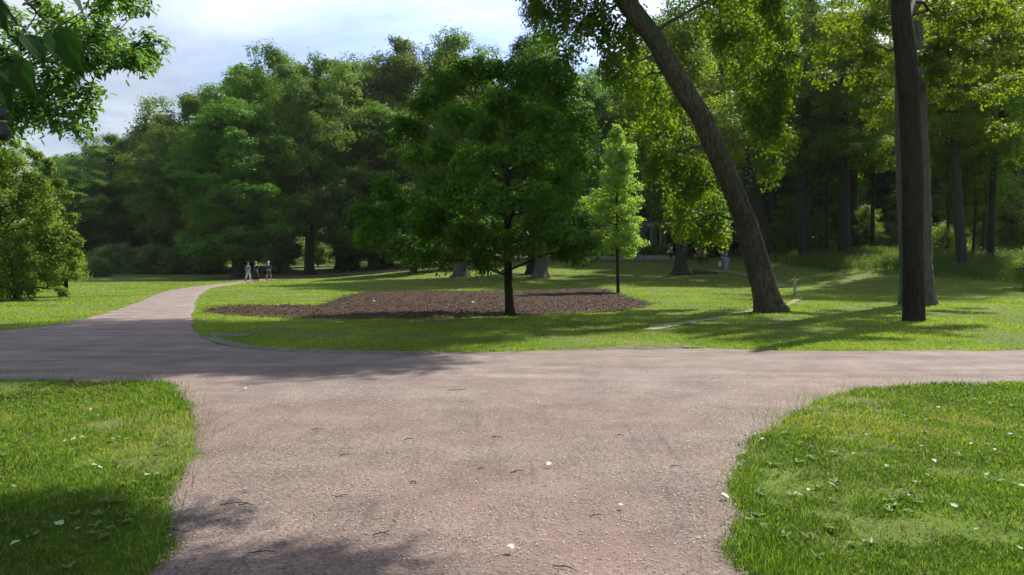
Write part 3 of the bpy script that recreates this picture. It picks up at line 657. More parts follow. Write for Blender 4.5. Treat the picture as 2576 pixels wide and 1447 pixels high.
T('b1', 520, 104, topH(520, 232, 104), 'rounded tree between the birch and the tall left oaks', 'broadleaf_tree', FAR, 2.0, 1.1)
T('b3', 625, 112, topH(625, 150, 112), 'tree peeping over the forked maple on the left', 'broadleaf_tree', FAR, 4.2, 1.3)
T('b4', 940, 90, topH(940, 250, 90), 'mid height tree left of the young oak crown', 'broadleaf_tree', FAR, 0.4, 1.3)
T('b2', 865, 112, topH(865, 150, 112), 'tree linking the open limbed oak to its right neighbours', 'broadleaf_tree', FAR, 3.4, 1.1)
T('b4', 430, 124, topH(430, 300, 124), 'tree behind the birch stem on the left skyline', 'broadleaf_tree', FAR, 5.0, 1.3)
T('b2', 210, 112, topH(210, 420, 112), 'low dark tree above the left end of the hedge', 'broadleaf_tree', FAR, 1.0, 1.3)
T('b1', 1400, 104, topH(1400, 210, 104), 'distant tree hidden behind the right side of the young oak', 'broadleaf_tree', FAR, 2.7, 1.2)
T('b3', 1545, 98, topH(1545, 150, 98), 'tall dark tree behind the top of the pointed sapling', 'broadleaf_tree', FAR, 1.9, 1.1)
T('b2', 1660, 102, topH(1660, 40, 102), 'very tall dark tree behind the hanging lime foliage', 'broadleaf_tree', FAR, 0.2, .8)
T('b3', 1790, 98, topH(1790, -30, 98), 'very tall dark tree just right of the upper leaning trunk', 'broadleaf_tree', FAR, 2.9, 1.0)
T('b1', 1930, 92, topH(1930, -60, 92), 'very tall dark tree behind the bright right side of the leaning lime crown', 'broadleaf_tree', FAR, 3.6, .75)
T('spruce', 1335, 66, topH(1335, -60, 66), 'tall dark spruce with drooping boughs above the young oak', 'spruce_tree', None, .5, .95)
T('b1', 1450, 90, topH(1450, 150, 90), 'light green round topped tree behind the young oak, right of the spruce', 'broadleaf_tree', FAR, 1.1, .85)
T('b4', 1560, 112, topH(1560, 235, 112), 'dark tree behind the pointed sapling', 'broadleaf_tree', FAR, 2.1, .9)
T('b2', 1650, 120, topH(1650, 150, 120), 'dark tree standing behind the pergola', 'broadleaf_tree', FAR, 4.4, .8)
T('b4', 1040, 72, topH(1040, 455, 72), 'low spreading dark tree with a thick flared trunk left of the young oak', 'oak_tree', FAR, 3.3, 1.55)
T('b4', 900, 108, 10, 'small pale leaved tree at the foot of the tall oaks, by the path', 'broadleaf_tree', FAR, 1.3, 1.2)
T('b4', 700, 116, 14, 'shaded tree filling the dark gap behind the three walkers', 'broadleaf_tree', FAR, 5.3, 1.3)

# the two pale lime trunks seen under the young oak
for (px, py, r_, lb) in [(1160, 697, .30, 'left of the two pale lime trunks seen under the young oak'), (1360, 700, .34, 'right of the two pale lime trunks seen under the young oak')]:
    g = G(px, py); s = g[1] / 60
    rng = R(int(px)); tp = np.array([[0, 0, 0], [.1, 0, 2.5], [0, 0, 6], [.3, .2, 10], [0, 0, 15]]) * [1, 1, 1.0]
    Cc = poisson(rng, envelope('oval', 17.5, 4.6, 3.4, rng), 64, 1.15); Rr = np.tile([1.5, 1.5, 1.1], (len(Cc), 1))
    custom_tree('lime_tree', g, lb, tp, np.array([.42, .36, .3, .2, .05]) * r_ / .3, Cc, Rr, 420, .30, M['leaf_deep'], M['bark_grey'], int(px), 18, .04, .75, .4, flh=1.0, group='pale lime trees behind the young oak')
# trunk with crown of drooping lime behind the leaning tree
g = G(1712, 692); rng = R(77)
tp = np.array([[0, 0, 0], [.05, 0, 3], [0, .1, 7], [.1, 0, 12], [0, 0, 19]])
Cc = poisson(rng, envelope('oval', 22, 5.5, 5.0, rng), 80, 1.2); Rr = np.tile([1.6, 1.6, 1.1], (len(Cc), 1))
custom_tree('lime_tree', g, 'straight grey lime trunk with flared roots left of the leaning tree', tp, [.46, .42, .37, .26, .06], Cc, Rr, 420, .26, M['leaf_maple'], M['bark_far'], 77, 22, .04, .7, .35, flh=1.0)

# ---- the young oak in the middle
ob = G(1283, 795); rng = R(7); S0 = ob[1] / FPX
def oc(px, py, dy): p = at(px, py, ob[1] + dy); return [p[0] - ob[0], p[1] - ob[1], p[2] - ob[2]]
outline = [(1090, 668, -.5), (1150, 640, 1), (1010, 640, 0), (940, 590, .4), (930, 545, -.6), (1000, 520, 1.2), (985, 480, 0), (1080, 560, -1.8), (1130, 600, 2), (1100, 480, -1.4),
           (1050, 400, .5), (1030, 330, -.4), (1075, 260, .8), (1120, 210, -.3), (1180, 190, .9), (1250, 175, 0), (1330, 185, .6), (1400, 200, -.5), (1440, 250, .4), (1470, 320, -.6),
           (1480, 400, .5), (1455, 470, -1.0), (1420, 520, 1.2), (1475, 560, 0), (1440, 610, -.9), (1470, 650, .3), (1400, 640, 1.5), (1340, 620, -1.8), (1240, 640, -1.5), (1180, 620, -2), (1235, 665, -.9),
           (1160, 300, -2.2), (1260, 260, -2.2), (1360, 300, -2.0), (1400, 380, -2.4), (1310, 380, -2.9), (1200, 400, -3), (1110, 380, -2.2), (1150, 500, -3.0), (1250, 500, -3.2), (1350, 490, -3.0), (1410, 560, -2.2),
           (1160, 300, 2.2), (1260, 260, 2.2), (1360, 300, 2.0), (1400, 380, 2.4), (1310, 380, 2.9), (1200, 400, 3), (1110, 380, 2.2), (1150, 500, 3.0), (1250, 500, 3.2), (1350, 490, 3.0), (1410, 560, 2.4),
           (1220, 330, .4), (1300, 300, -.6), (1180, 440, .5), (1390, 450, .3), (1340, 400, .8), (1260, 580, 2.6), (1180, 580, .5), (1060, 600, -1.5), (1060, 520, 1.6), (960, 610, -.6), (1020, 580, 1.0), (1495, 640, -.2), (1390, 590, .2)]
Cc = np.array([oc(p[0] - (28 if p[0] > 1400 else 0), p[1], p[2]) for p in outline]); s = rng.uniform(.75, 1.15, len(Cc)); Rr = np.c_[.62 * s, .62 * s, .46 * s]
Cc[:, 2] += np.where(Cc[:, 2] < 2.4, .22, 0)
tp = np.array([oc(1283, 795, 0), oc(1279, 720, 0), oc(1277, 640, 0), oc(1277, 560, 0), oc(1274, 490, .1), oc(1276, 430, .1)])
custom_tree('oak_tree', ob, 'young oak with a broad dark crown standing at the edge of the soil bed', tp, [.135, .125, .120, .115, .095, .05], Cc, Rr, 950, .120, M['leaf_oak'], M['bark_dark'], 8,
            24, .05, .35, .12, twigs=16, spread=.26, twigbr=True, aspect=.55, flh=.35, rk=.013, shape=6)

# ---- the pointed light sapling
pb_ = G(1555, 738)
def pc(px, py, dy): p = at(px, py, pb_[1] + dy); return [p[0] - pb_[0], p[1] - pb_[1], p[2] - pb_[2]]
rng = R(12); Cc = []
for py_, half in [(335, 10), (355, 22), (380, 34), (405, 38), (430, 44), (455, 46), (480, 62), (505, 78), (530, 72), (555, 68), (580, 62), (605, 66), (628, 58)]:
    for k in range(3 if half < 30 else 7):
        a = rng.uniform(0, 2 * math.pi); q = rng.uniform(.35, .85)
        Cc.append(pc(1550 + half * q * math.cos(a), py_ + rng.uniform(-8, 8), half * q * math.sin(a) * .021))
Cc = np.array(Cc); Rr = np.tile([.55, .55, .26], (len(Cc), 1)); Rr[:5] = [.25, .25, .3]
tp = np.array([pc(1555, 738, 0), pc(1553, 650, 0), pc(1552, 550, 0), pc(1550, 430, 0), pc(1550, 322, 0)])
custom_tree('young_tree', pb_, 'slim light green young tree with a pointed crown behind the soil bed', tp, [.085, .078, .06, .035, .01], Cc, Rr, 300, .15, M['leaf_young'], M['bark_dark'], 13, 16, .03, .25, .2, twigs=12, aspect=.42, spread=.22, flh=.3, droop=.1, rk=.006)

# ---- the leaning lime
lb = G(1937, 786)
LX = [(1938, 786, .50, 0), (1921, 717, .44, 0), (1898, 634, .415, 0), (1879, 566, .40, 0), (1852, 497, .385, -.1), (1812, 401, .37, -.2), (1762, 290, .36, -.3), (1705, 201, .345, -.4), (1650, 102, .34, -.5), (1585, 20, .33, -.5), (1500, -90, .30, -.3), (1420, -210, .26, 0), (1350, -360, .2, .3), (1290, -520, .1, .5)]
def lc(px, py, dy): p = at(px, py, lb[1] + dy); return [p[0] - lb[0], p[1] - lb[1], p[2] - lb[2]]
tp = np.array([lc(a, b, d) for a, b, c, d in LX]); trd = [c for a, b, c, d in LX]
rng = R(19)
cl = []
def addc(L, r):
    for p in L: cl.append((*p, r))
# bright mass right of the trunk
for px_ in range(1700, 1985, 42):
    for py_ in range(-170, 415, 48):
        if px_ < 1760 + max(0, py_) * .45: continue
        if py_ > 330 and px_ < 1920: continue
        if (px_ - 1760) * .9 < (py_ - 250) * 1.0: continue
        cl.append((px_ + rng.uniform(-18, 18), py_ + rng.uniform(-20, 20), rng.uniform(.4, 4.5), rng.uniform(.42, .62)))
for p in [(1935, 300), (1955, 330), (1925, 350), (1900, 300), (1960, 270), (1975, 200), (1985, 140), (1975, 90), (1970, 40), (1945, 250), (1890, 250)]: cl.append((*p, 1.5, .42))
# hanging mass behind the trunk
for px_, py_ in [(1600, 215), (1650, 240), (1630, 300), (1680, 300), (1650, 350), (1720, 350), (1660, 385), (1690, 400), (1740, 400), (1650, 430), (1770, 420), (1700, 440), (1750, 455), (1720, 480), (1780, 470),
                 (1700, 500), (1745, 510), (1790, 505), (1710, 535), (1760, 545), (1800, 540), (1740, 570), (1785, 575), (1720, 560), (1600, 170), (1700, 260), (1640, 190), (1800, 580)]:
    cl.append((px_ + rng.uniform(-8, 8), py_ + rng.uniform(-8, 8), rng.uniform(1.4, 3.6), rng.uniform(.36, .52)))
# thin drooping part to the left of the trunk top
for px_, py_ in [(1400, 10), (1450, 30), (1500, 15), (1360, 30), (1420, 60), (1480, 75), (1530, 60), (1380, 90), (1450, 115), (1520, 110), (1560, 90), (1420, 150), (1540, 150), (1590, 130), (1340, -20), (1400, -40), (1470, -40), (1310, -70), (1600, 60), (1585, 30), (1500, 45), (1440, -10), (1560, 185)]:
    cl.append((px_ + rng.uniform(-8, 8), py_ + rng.uniform(-8, 8), rng.uniform(-1, 2.5), rng.uniform(.34, .5)))
# unseen crown above the frame, spread and trimmed to shade the road
EX = []
while len(EX) < 270:
    a = rng.uniform(0, 2 * math.pi); q = rng.random() ** .5; z_ = rng.uniform(12.4, 17.5)
    p = np.array([.3 - (z_ - 12) * .30 + 7.4 * q * math.cos(a), lb[1] - .2 + 6.6 * q * math.sin(a), z_])
    if (p[2] - CAMZ - 1.5) / p[1] < .335 or p[1] - .75 * p[2] < 11.3: continue
    EX.append(p - np.array(lb))
EX = np.array(EX); er = rng.uniform(.8, 1.2, len(EX))
Cc = np.array([lc(a, b, d) for a, b, d, r in cl]); rr = np.array([r for a, b, d, r in cl]); Rr = np.c_[rr, rr, rr * 1.05]
custom_tree('lime_tree', lb, 'big leaning lime tree with a thick curved trunk in the right half', tp, np.array(trd) * .79, Cc, Rr, 400, .118, M['leaf_lime'], M['bark_lime'], 20, 96, .15, .30, .05, twigs=14, spread=.26, hang=.6, aspect=.85, twigbr=True, flh=.6, rk=.011, droop=.5, upb=.15, minr=.01, groove=(5.15, .7, 5.5), extra=(EX, np.c_[er, er, er * .8], 720, .18))

# ---- two straight trunks at the right with high crowns
def straight(px0, py0, path, label, leaf, seed, bm, crown, sides=48, flare=.08, bark=.08, push=0):
    b = G(px0, py0)
    f = lambda px, py, dy=0: [at(px, py, b[1] + dy)[0] - b[0], dy, at(px, py, b[1] + dy)[2] - b[2]]
    tp = np.array([f(p[0], p[1]) for p in path]); trd = [p[2] for p in path]
    Cc = np.array([[f(c[0], c[1], c[2] + push)[0], c[2] + push, f(c[0], c[1], c[2] + push)[2]] for c in crown]); rr = np.array([c[3] for c in crown]); Rr = np.c_[rr, rr, rr * .6]
    return custom_tree('maple_tree', b, label, tp, trd, Cc, Rr, 420, .14, leaf, bm, seed, sides, bark, flare, .1, twigs=12, spread=.28, twigbr=True, aspect=.75, rk=.012, upb=.8)
rng = R(33)
cr = [(2360, 40, .5, .6), (2430, 60, 1, .6), (2500, 110, 1.2, .6), (2450, 140, .6, .5), (2540, 60, 1.5, .7), (2400, 10, 1, .7), (2380, 110, .8, .5), (2560, 160, 1, .5), (2200, 60, 1.5, .6), (2140, 100, 2, .6), (2180, 150, 1.6, .5), (2230, 20, 2, .6), (2360, 190, .6, .4), (2520, 10, 0, .7), (2330, 150, 1, .4)]
cr += [(2330 + rng.uniform(-110, 150), rng.uniform(-190, -60), rng.uniform(0, 2.2), rng.uniform(.45, .7)) for _ in range(9)]
straight(2298, 808, [(2298, 808, .27), (2298, 740, .265), (2296, 600, .26), (2296, 450, .255), (2290, 300, .25), (2283, 180, .265), (2270, 60, .25), (2262, -60, .2), (2270, -150, .08)],
         'dark brown straight trunk, nearest tree on the right', M['leaf_maple'], 34, M['bark_dark'], cr, push=3.2)
cr = [(2330, 230, .5, .5), (2300, 120, 1.5, .7), (2420, 180, 2, .7), (2480, 240, 2.5, .6), (2550, 210, 2, .7), (2390, 250, 1, .5), (2200, 220, 2, .6), (2150, 190, 3, .7), (2240, 130, 3, .7), (2520, 330, 3, .5), (2440, 90, 3, .8), (2090, 120, 3, .8), (2120, 50, 3.4, .8), (2060, 200, 4, .6), (2350, 60, 3, .8), (2250, 260, 2.5, .5), (2340, 210, -.6, .4)]
cr += [(2340 + rng.uniform(-160, 220), rng.uniform(-340, 0), rng.uniform(0, 4), rng.uniform(.6, .9)) for _ in range(18)]
straight(2305, 768, [(2308, 768, .60), (2306, 720, .57), (2302, 600, .55), (2296, 450, .55), (2292, 300, .52), (2288, 150, .47), (2285, 0, .42), (2280, -150, .34), (2275, -330, .2), (2270, -440, .1)],
         'thick grey trunk with flared foot right behind the dark straight trunk', M['leaf_maple'], 35, M['bark_grey'], cr, flare=.12)

# ---- the wood on the right: trunks one can tell apart
WOOD = 'tall shaded trees of the wood on the right'
def wood(px, py, width, path, label, zb=7.5, seed=0, H=23, Rc=5.6, leaf='leaf_maple', bm='bark_far', n=80, name='forest_tree', per=600):
    g = G(px, py); Yb = g[1]; r = width / 2 * Yb / FPX; rng = R(900 + seed)
    tp = [[0, 0, -.2]]; rad = [r]
    for (qx, qy) in path:
        p = at(qx, qy, Yb); tp.append([p[0] - g[0], 0, p[2] - g[2]])
    last = tp[-1]; H = max(H, last[2] + 4); tp.append([last[0] + rng.uniform(-.6, .6), .3, max(H, last[2] + 3)])
    tp = np.array(tp); z = tp[:, 2]; rad = r * (1 - .85 * np.clip(z / tp[-1, 2], 0, 1) ** 1.2)
    Cc = poisson(rng, envelope('high', H, Rc, zb, rng), n, 1.15); Cc[:, 0] += np.interp(Cc[:, 2], z, tp[:, 0])
    s = rng.uniform(.7, 1.2, len(Cc)); Rr = np.c_[1.35 * s, 1.35 * s, .75 * s]
    return custom_tree(name, g, label, tp, rad, Cc, Rr, per, .195, M[leaf], M[bm], seed + 3, 16, .05, .3, .4, group=WOOD)
wood(1938, 652, 40, [(1912, 560), (1890, 450), (1862, 340), (1850, 200)], 'dark trunk leaning left behind the big leaning lime', 9, 1)
wood(1948, 640, 16, [(1945, 560), (1944, 450), (1940, 340)], 'thin dark trunk just right of the leaning lime trunk', 9, 2, H=19, Rc=3.2, n=36)
wood(2028, 652, 33, [(2020, 560), (2018, 450), (2022, 330), (2040, 200), (2052, 60)], 'grey trunk curving right at its top between leaning lime and paired trunks', 8, 3)
wood(2126, 648, 34, [(2124, 560), (2124, 450), (2124, 330)], 'thicker left stem of the paired trunks', 8, 4)
wood(2150, 640, 26, [(2146, 560), (2146, 450), (2148, 330)], 'right stem of the paired trunks, standing just behind its neighbour', 8.5, 5, H=24)
wood(2197, 641, 11, [(2195, 560), (2197, 450), (2192, 330)], 'thin dark trunk right of the paired trunks', 7, 6, H=17, Rc=3, n=34, bm='bark_dark')
wood(2244, 636, 13, [(2242, 560), (2240, 450)], 'thin trunk half hidden left of the thick grey trunk', 7, 7, H=18, Rc=3, n=34, bm='bark_dark')
wood(2338, 665, 15, [(2336, 560), (2334, 400), (2330, 250)], 'thin dark trunk just right of the thick grey trunk', 8, 8, H=20, Rc=3.4, n=40, bm='bark_dark')
wood(2424, 682, 26, [(2412, 560), (2404, 400), (2396, 250), (2390, 120)], 'dark trunk leaning slightly left in the wood at far right', 8, 9)
wood(2446, 664, 8, [(2450, 600), (2456, 520)], 'thin forked stem beside the slightly leaning dark trunk', 4.5, 10, H=11, Rc=2.3, n=30, bm='bark_dark')
wood(2492, 668, 18, [(2494, 560), (2500, 420), (2520, 280), (2545, 120)], 'slender trunk leaning right near the right edge', 8, 11, H=20, Rc=3.4, n=44, bm='bark_dark')
wood(2550, 640, 12, [(2552, 560), (2556, 420), (2570, 250)], 'thin trunk nearest the right edge', 7, 12, H=18, Rc=3.2, n=40, bm='bark_dark')
wood(2078, 648, 9, [(2080, 560), (2078, 450), (2072, 340)], 'thin straight trunk between the grey curving trunk and the paired trunks', 7, 15, H=18, Rc=3, n=40, bm='bark_dark')
wood(2384, 660, 9, [(2386, 560), (2383, 420), (2378, 300)], 'thin trunk left of the slightly leaning dark trunk', 7, 16, H=18, Rc=3, n=40, bm='bark_dark')
wood(2468, 660, 10, [(2476, 560), (2488, 420), (2512, 280), (2534, 140)], 'thin dark trunk slanting right beside the slender leaning trunk', 7, 17, H=19, Rc=3, n=40, bm='bark_dark')
wood(1812, 640, 22, [(1815, 560), (1812, 450), (1818, 350)], 'straight dark trunk seen left of the leaning lime, behind the blue walkers', 8, 13)
wood(1840, 636, 9, [(1842, 560), (1840, 450)], 'thin dark trunk left of the leaning lime', 6, 14, H=16, Rc=3, n=34, bm='bark_dark')
# taller trees deeper in
DEEP = 'trees deeper in the wood'
for i, (px, Y, H, k, lb_) in enumerate([(1740, 126, 22, 'b4', 'deep wood tree above the couple in red and white'), (1850, 122, 23, 'b2', 'deep wood tree behind the leaning lime trunk'), (1960, 104, 25, 'b1', 'deep wood tree right of the leaning lime trunk'),
        (2070, 98, 26, 'b4', 'deep wood tree left of the paired trunks'), (2190, 104, 26, 'b3', 'deep wood tree right of the paired trunks'), (2310, 96, 25, 'b1', 'deep wood tree behind the thick grey trunk'),
        (2420, 92, 26, 'b4', 'deep wood tree behind the slightly leaning dark trunk'), (2540, 96, 25, 'b2', 'deep wood tree behind the right edge trunks'), (2680, 88, 25, 'b3', 'deep wood tree just past the right edge of the view')]):
    T(k, px, Y, H, lb_, 'forest_tree', DEEP, i * 1.3, 1.15)
# understorey saplings and bushes
UND = 'bushes under the big trees'
for i, (px, Y, H, k, lb_) in enumerate([(1600, 105, 9.5, 'b4', 'dark bushy tree behind the pergola, left of its right end'), (1695, 106, 10, 'b4', 'dark bushy tree behind the last pergola post'), (520, 96, 7.5, 'under', 'rounded bush left of the forked maple trunk'), (705, 95, 6.5, 'under', 'rounded bush right of the walkers, in front of the dark gap'), (880, 100, 6, 'under', 'rounded bush right of the tall oak trunks'), (962, 97, 6.5, 'under', 'rounded bush left of the flared oak'), (455, 118, 6, 'under', 'dark bush behind the forked maple, left part'), (560, 120, 7, 'under', 'dark bush behind the forked maple, right part'), (640, 118, 6.5, 'under', 'dark bush behind the leftmost walker'), (720, 122, 7, 'under', 'dark bush between the walkers and the tall oak trunk'), (800, 118, 5.5, 'under', 'dark bush right of the tall oak trunk'), (870, 122, 6, 'under', 'dark bush behind the small pale leaved tree'), (960, 126, 6.5, 'under', 'dark bush on the slope left of the flared oak'), (1480, 118, 7, 'under', 'dark bush behind the left end of the pergola'), (1720, 116, 6, 'under', 'dark bush behind the straight grey lime trunk'), (1775, 96, 4, 'under', 'low bush behind the couple in red and white'), (2085, 92, 12, 'b4', 'bushy half grown tree between the grey curving trunk and the paired trunks'), (1985, 98, 13, 'b3', 'bushy half grown tree behind the lit bush by the leaning lime'), (2230, 94, 12, 'b3', 'bushy half grown tree left of the thick grey trunk'), (2370, 86, 12, 'b4', 'bushy half grown tree right of the thick grey trunk'), (2480, 90, 12, 'b3', 'bushy half grown tree behind the slender leaning trunk'), (2580, 84, 11, 'b4', 'bushy half grown tree at the right edge of the wood'), (1890, 108, 12, 'b3', 'bushy half grown tree behind the leaning lime trunk'), (1880, 94, 6, 'under', 'leafy sapling behind the leaning lime trunk'), (1985, 84, 6.5, 'under', 'bush between the leaning lime and the grey curving trunk'),
        (2065, 74, 4.2, 'under', 'pale lit bush left of the paired trunks'), (2175, 78, 5, 'under', 'lit bush right of the paired trunks'), (2225, 84, 3.4, 'shrub', 'low bush left of the thick grey trunk'),
        (2370, 62, 3.0, 'shrub', 'low bush right of the thick grey trunk'), (2470, 66, 3.4, 'under', 'bush among the far right trunks'), (2405, 82, 8.5, 'under', 'tall sapling behind the slightly leaning dark trunk'), (2530, 74, 8, 'under', 'tall sapling near the right edge'),
        (2120, 86, 9, 'under', 'tall sapling behind the paired trunks'), (2280, 88, 9, 'under', 'tall sapling behind the thick grey trunk'), (2020, 92, 8, 'under', 'tall sapling behind the grey curving trunk'), (2620, 40, 2.4, 'shrub', 'flowering bush at the right edge of the lawn')]):
    T(k, px, Y, H, lb_, 'bush', UND, i * 2.1, 1.0, cat='bush')
# far wood that reads as one mass
rng = R(55); n = 1300
xs = rng.uniform(-170, 190, n); ys = rng.uniform(128, 175, n)
ang = xs / ys; tops = np.interp(ang, [-.62, -.5, -.42, -.3, -.1, 0, .3, .7], [16, 16, 19, 22, 22, 20, 26, 26])
gzv = HT(xs, ys); zs = gzv + .8 + (tops - 2) * rng.random(n) ** 1.2
Cc = np.c_[xs, ys, zs]; s = rng.uniform(2.2, 3.6, n); Rr = np.c_[s * 1.2, s, s * .8]
Pp, A, Nn, L, W, tone, tw = clump_leaves(rng, Cc, Rr, 300, .62, 12)
tag(link('distant_wood', leaf_mesh('distant_wood', Pp, A, Nn, L, W, M['leaf_far'], rng, 4, tone * .8 + .35)), 'dark far wood closing the park behind all the single trees', 'wood', kind='stuff')

# ---- shrubs on the left
def shrub(name, px, Y, W_, H_, D_, label, seed, leaf=.12, per=420, n=60, lm='leaf_shrub', cr=.8, grp=None, cat='shrub', flat=.8):
    rng = R(seed); x = px2x(px, Y); z = gz(x, Y)
    def gen():
        a = rng.uniform(0, 2 * math.pi); t = rng.random(); q = rng.random() ** .35 * (math.sqrt(max(0.02, 1 - t ** 2.4)))
        return np.array([W_ / 2 * q * math.cos(a), D_ / 2 * q * math.sin(a), .25 + (H_ - cr * .7) * t])
    Cc = poisson(rng, gen, n, cr * .55); s = rng.uniform(.75, 1.2, len(Cc)); Rr = np.c_[cr * s, cr * s, cr * flat * s]
    tp = np.array([[0, 0, -.1], [.05, 0, H_ * .3], [0, 0, H_ * .6], [0, .1, H_ * .8]])
    return custom_tree(name, (x, Y, z), label, tp, [.10, .08, .05, .02], Cc, Rr, per, leaf, M[lm], M['bark_dark'], seed, 8, .02, .3, .3, cat=cat, group=grp)
rng = R(61); sb = (px2x(40, 35.5), 35.5, 0.0); ol = [(-190, 340), (-60, 352), (30, 378), (85, 405), (120, 450), (160, 500), (172, 570), (184, 640), (150, 715), (60, 742), (-190, 750)]
cl = []
while len(cl) < 230:
    px_, py_ = rng.uniform(-190, 190), rng.uniform(340, 750)
    if inpoly(np.array([px_ + 26]), np.array([py_]), ol)[0]: cl.append((px_, py_, rng.uniform(-2, 2) * (1 - max(0, px_) / 260), rng.uniform(.28, .5)))
cl += [(a_, b_, 0, .2) for a_, b_ in [(35, 362), (92, 392), (70, 380), (128, 432), (168, 492), (150, 462), (180, 548), (196, 610), (176, 590), (185, 668), (160, 735), (120, 410), (0, 350), (190, 640)]]
Cc = np.array([[at(a_, b_, sb[1] + d_)[0] - sb[0], d_, max(.15, at(a_, b_, sb[1] + d_)[2])] for a_, b_, d_, r_ in cl]); rr = np.array([c_[3] for c_ in cl])
custom_tree('shrub', sb, 'big loose sunlit green shrub at the left edge of the lawn', np.array([[0, 0, -.1], [-.1, 0, 1.2], [-.5, 0, 3], [-1.1, .1, 5]]), [.10, .08, .05, .02], Cc, np.c_[rr, rr, rr * .8], 330, .13, M['leaf_shrub'], M['bark_dark'], 61, 10, .02, .3, .3, cat='shrub', spread=.42, twigs=11)
shrub('shrub', 165, 39, 1.6, 2.6, 2, 'small drooping bush at the right foot of the tall left shrub', 62, .12, 320, 22, cr=.5)
for i, (px, Y, W_, H_, lb_) in enumerate([(300, 96, 8.5, 3.5, 'long rounded hedge bush left of the path, leftmost'), (390, 98, 8, 3.4, 'long rounded hedge bush left of the path, middle'), (490, 101, 9, 3.2, 'shaded hedge bush beside the maple, rightmost of the hedge'), (225, 88, 3.6, 2.0, 'low bush in front of the hedge')]):
    shrub('hedge_bush', px, Y, W_, H_, 4, lb_, 70 + i, .20, 420, 50, cr=.9, lm='weed', grp='hedge bushes left of the path', cat='bush')

# ---- tree overhead at top left: trunk outside the frame, boughs reaching in
rng = R(81); b = (-9.4, 9.4, 0.0)
def bc(px, py, Y): p = at(px, py, Y); return [p[0] - b[0], p[1] - b[1], p[2] - b[2]]
cl = []
for px_, py_ in [(40, 60), (60, 110), (120, 90), (170, 40), (100, 20), (150, 120), (200, 80), (250, 20), (270, 5), (240, 110), (290, 95), (270, 140), (310, 150), (345, 130), (380, 110), (375, 150), (340, 160), (330, 10), (345, 25), (20, 150), (60, 180), (110, 190), (150, 200), (200, 150),
                 (40, 220), (90, 235), (140, 250), (180, 235), (215, 250), (200, 290), (190, 320), (150, 290), (110, 290), (70, 270), (30, 270), (50, 310), (20, 330), (0, 200), (-30, 250), (-40, 120), (0, 40), (-50, 320), (230, 60), (60, -30), (160, -50), (260, -60), (220, 130), (250, 160)]:
    cl.append((*bc(px_ + rng.uniform(-6, 6), py_ + rng.uniform(-6, 6), rng.uniform(8.2, 10.2)), rng.uniform(.12, .19)))
EX = np.array([(rng.uniform(5.4, 11.3), rng.uniform(-1.5, .55), rng.uniform(6.3, 7.4)) for _ in range(90)] + [(rng.uniform(11, 13.0), rng.uniform(-.55, -.25), rng.uniform(6.8, 7.2)) for _ in range(8)])   # unseen boughs added above the frame to shade the near ground
er = rng.uniform(.32, .5, len(EX))
for _ in range(44):
    a = rng.uniform(0, 2 * math.pi); q = rng.random() ** .5
    cl.append((3.6 * q * math.cos(a) + .5, 3.4 * q * math.sin(a) - 1, rng.uniform(6, 11), rng.uniform(.6, .9)))
cl = np.array(cl)
tp = np.array([[0, 0, 0], [.1, 0, 1.5], [.2, -.1, 3], [.3, -.2, 5], [.5, -.3, 8], [.6, -.3, 10.5]])
custom_tree('oak_tree', b, 'tree reaching in at the top left with hanging boughs of lobed leaves', tp, [.30, .26, .24, .2, .12, .04], cl[:, :3], np.c_[cl[:, 3], cl[:, 3], cl[:, 3]], 170, .085, M['leaf_over'], M['bark_dark'], 82,
            20, .04, .4, .2, twigs=9, shape=6, spread=.34, twigbr=True, aspect=.42, rk=.009, upb=.1, minr=.008, extra=(EX, np.c_[er, er, er * .6], 420, .13))

# ---- very near lime twig with big leaves at the top left corner
NBX, NBY = -3.4, 2.3
nb = empty('lime_tree', (NBX, NBY, 0), 'very near lime with large soft dark leaves in the top left corner', 'tree')
link('trunk', trunk_mesh([[0, 0, 0], [.02, 0, .8], [0, .05, 1.6], [.05, .1, 2.4], [.1, .1, 3.4]], [.06, .05, .045, .03, .01], M['bark_dark'], 14, .04, 3, .15, .3, .2), nb)
def heart(rng_, tip, base, nrm, wid):
    tip = np.array(tip); base = np.array(base); A = unit(tip - base); L = np.linalg.norm(tip - base); S = unit(np.cross(A, np.array(nrm, float))); Nv = np.cross(S, A)
    u = np.linspace(0, 1, 11); prof = np.array([.30, .72, .93, 1.0, .97, .88, .73, .54, .33, .13, 0.0]); back = np.array([-.06, -.04, 0, 0, 0, 0, 0, 0, 0, 0, 0])
    P = []
    for i, t in enumerate(u):
        for k, s_ in enumerate(np.linspace(-1, 1, 9)):
            hw = prof[i] * wid / 2
            bend = -.16 * L * t ** 2; cup = .14 * wid * (abs(s_) ** 1.3) * prof[i]
            ser = 1 + (.05 if (i % 2 and abs(s_) == 1) else 0)
            P.append(base + A * L * (t + (back[i] * abs(s_) * 2)) + S * hw * s_ * ser + Nv * (cup + bend + .012 * L * math.cos(s_ * 9 + i * .9)))
    P = np.array(P); idx = np.arange(99).reshape(11, 9)
    return P, np.stack([idx[:-1, :-1], idx[1:, :-1], idx[1:, 1:], idx[:-1, 1:]], -1).reshape(-1, 4)
FK = []; lf = MB(); tw = MB(); rng = R(4)
def nl(px, py, Y): p = at(px, py, Y); return [p[0] - NBX, p[1] - NBY, p[2]]
BIG = [((205, 178), (140, 84), 1.15, .060), ((112, 150), (70, 92), 1.25, .045), ((80, 232), (30, 160), 1.2, .058), ((28, 262), (-30, 180), 1.2, .06), ((20, 60), (-50, -20), 1.25, .05)]
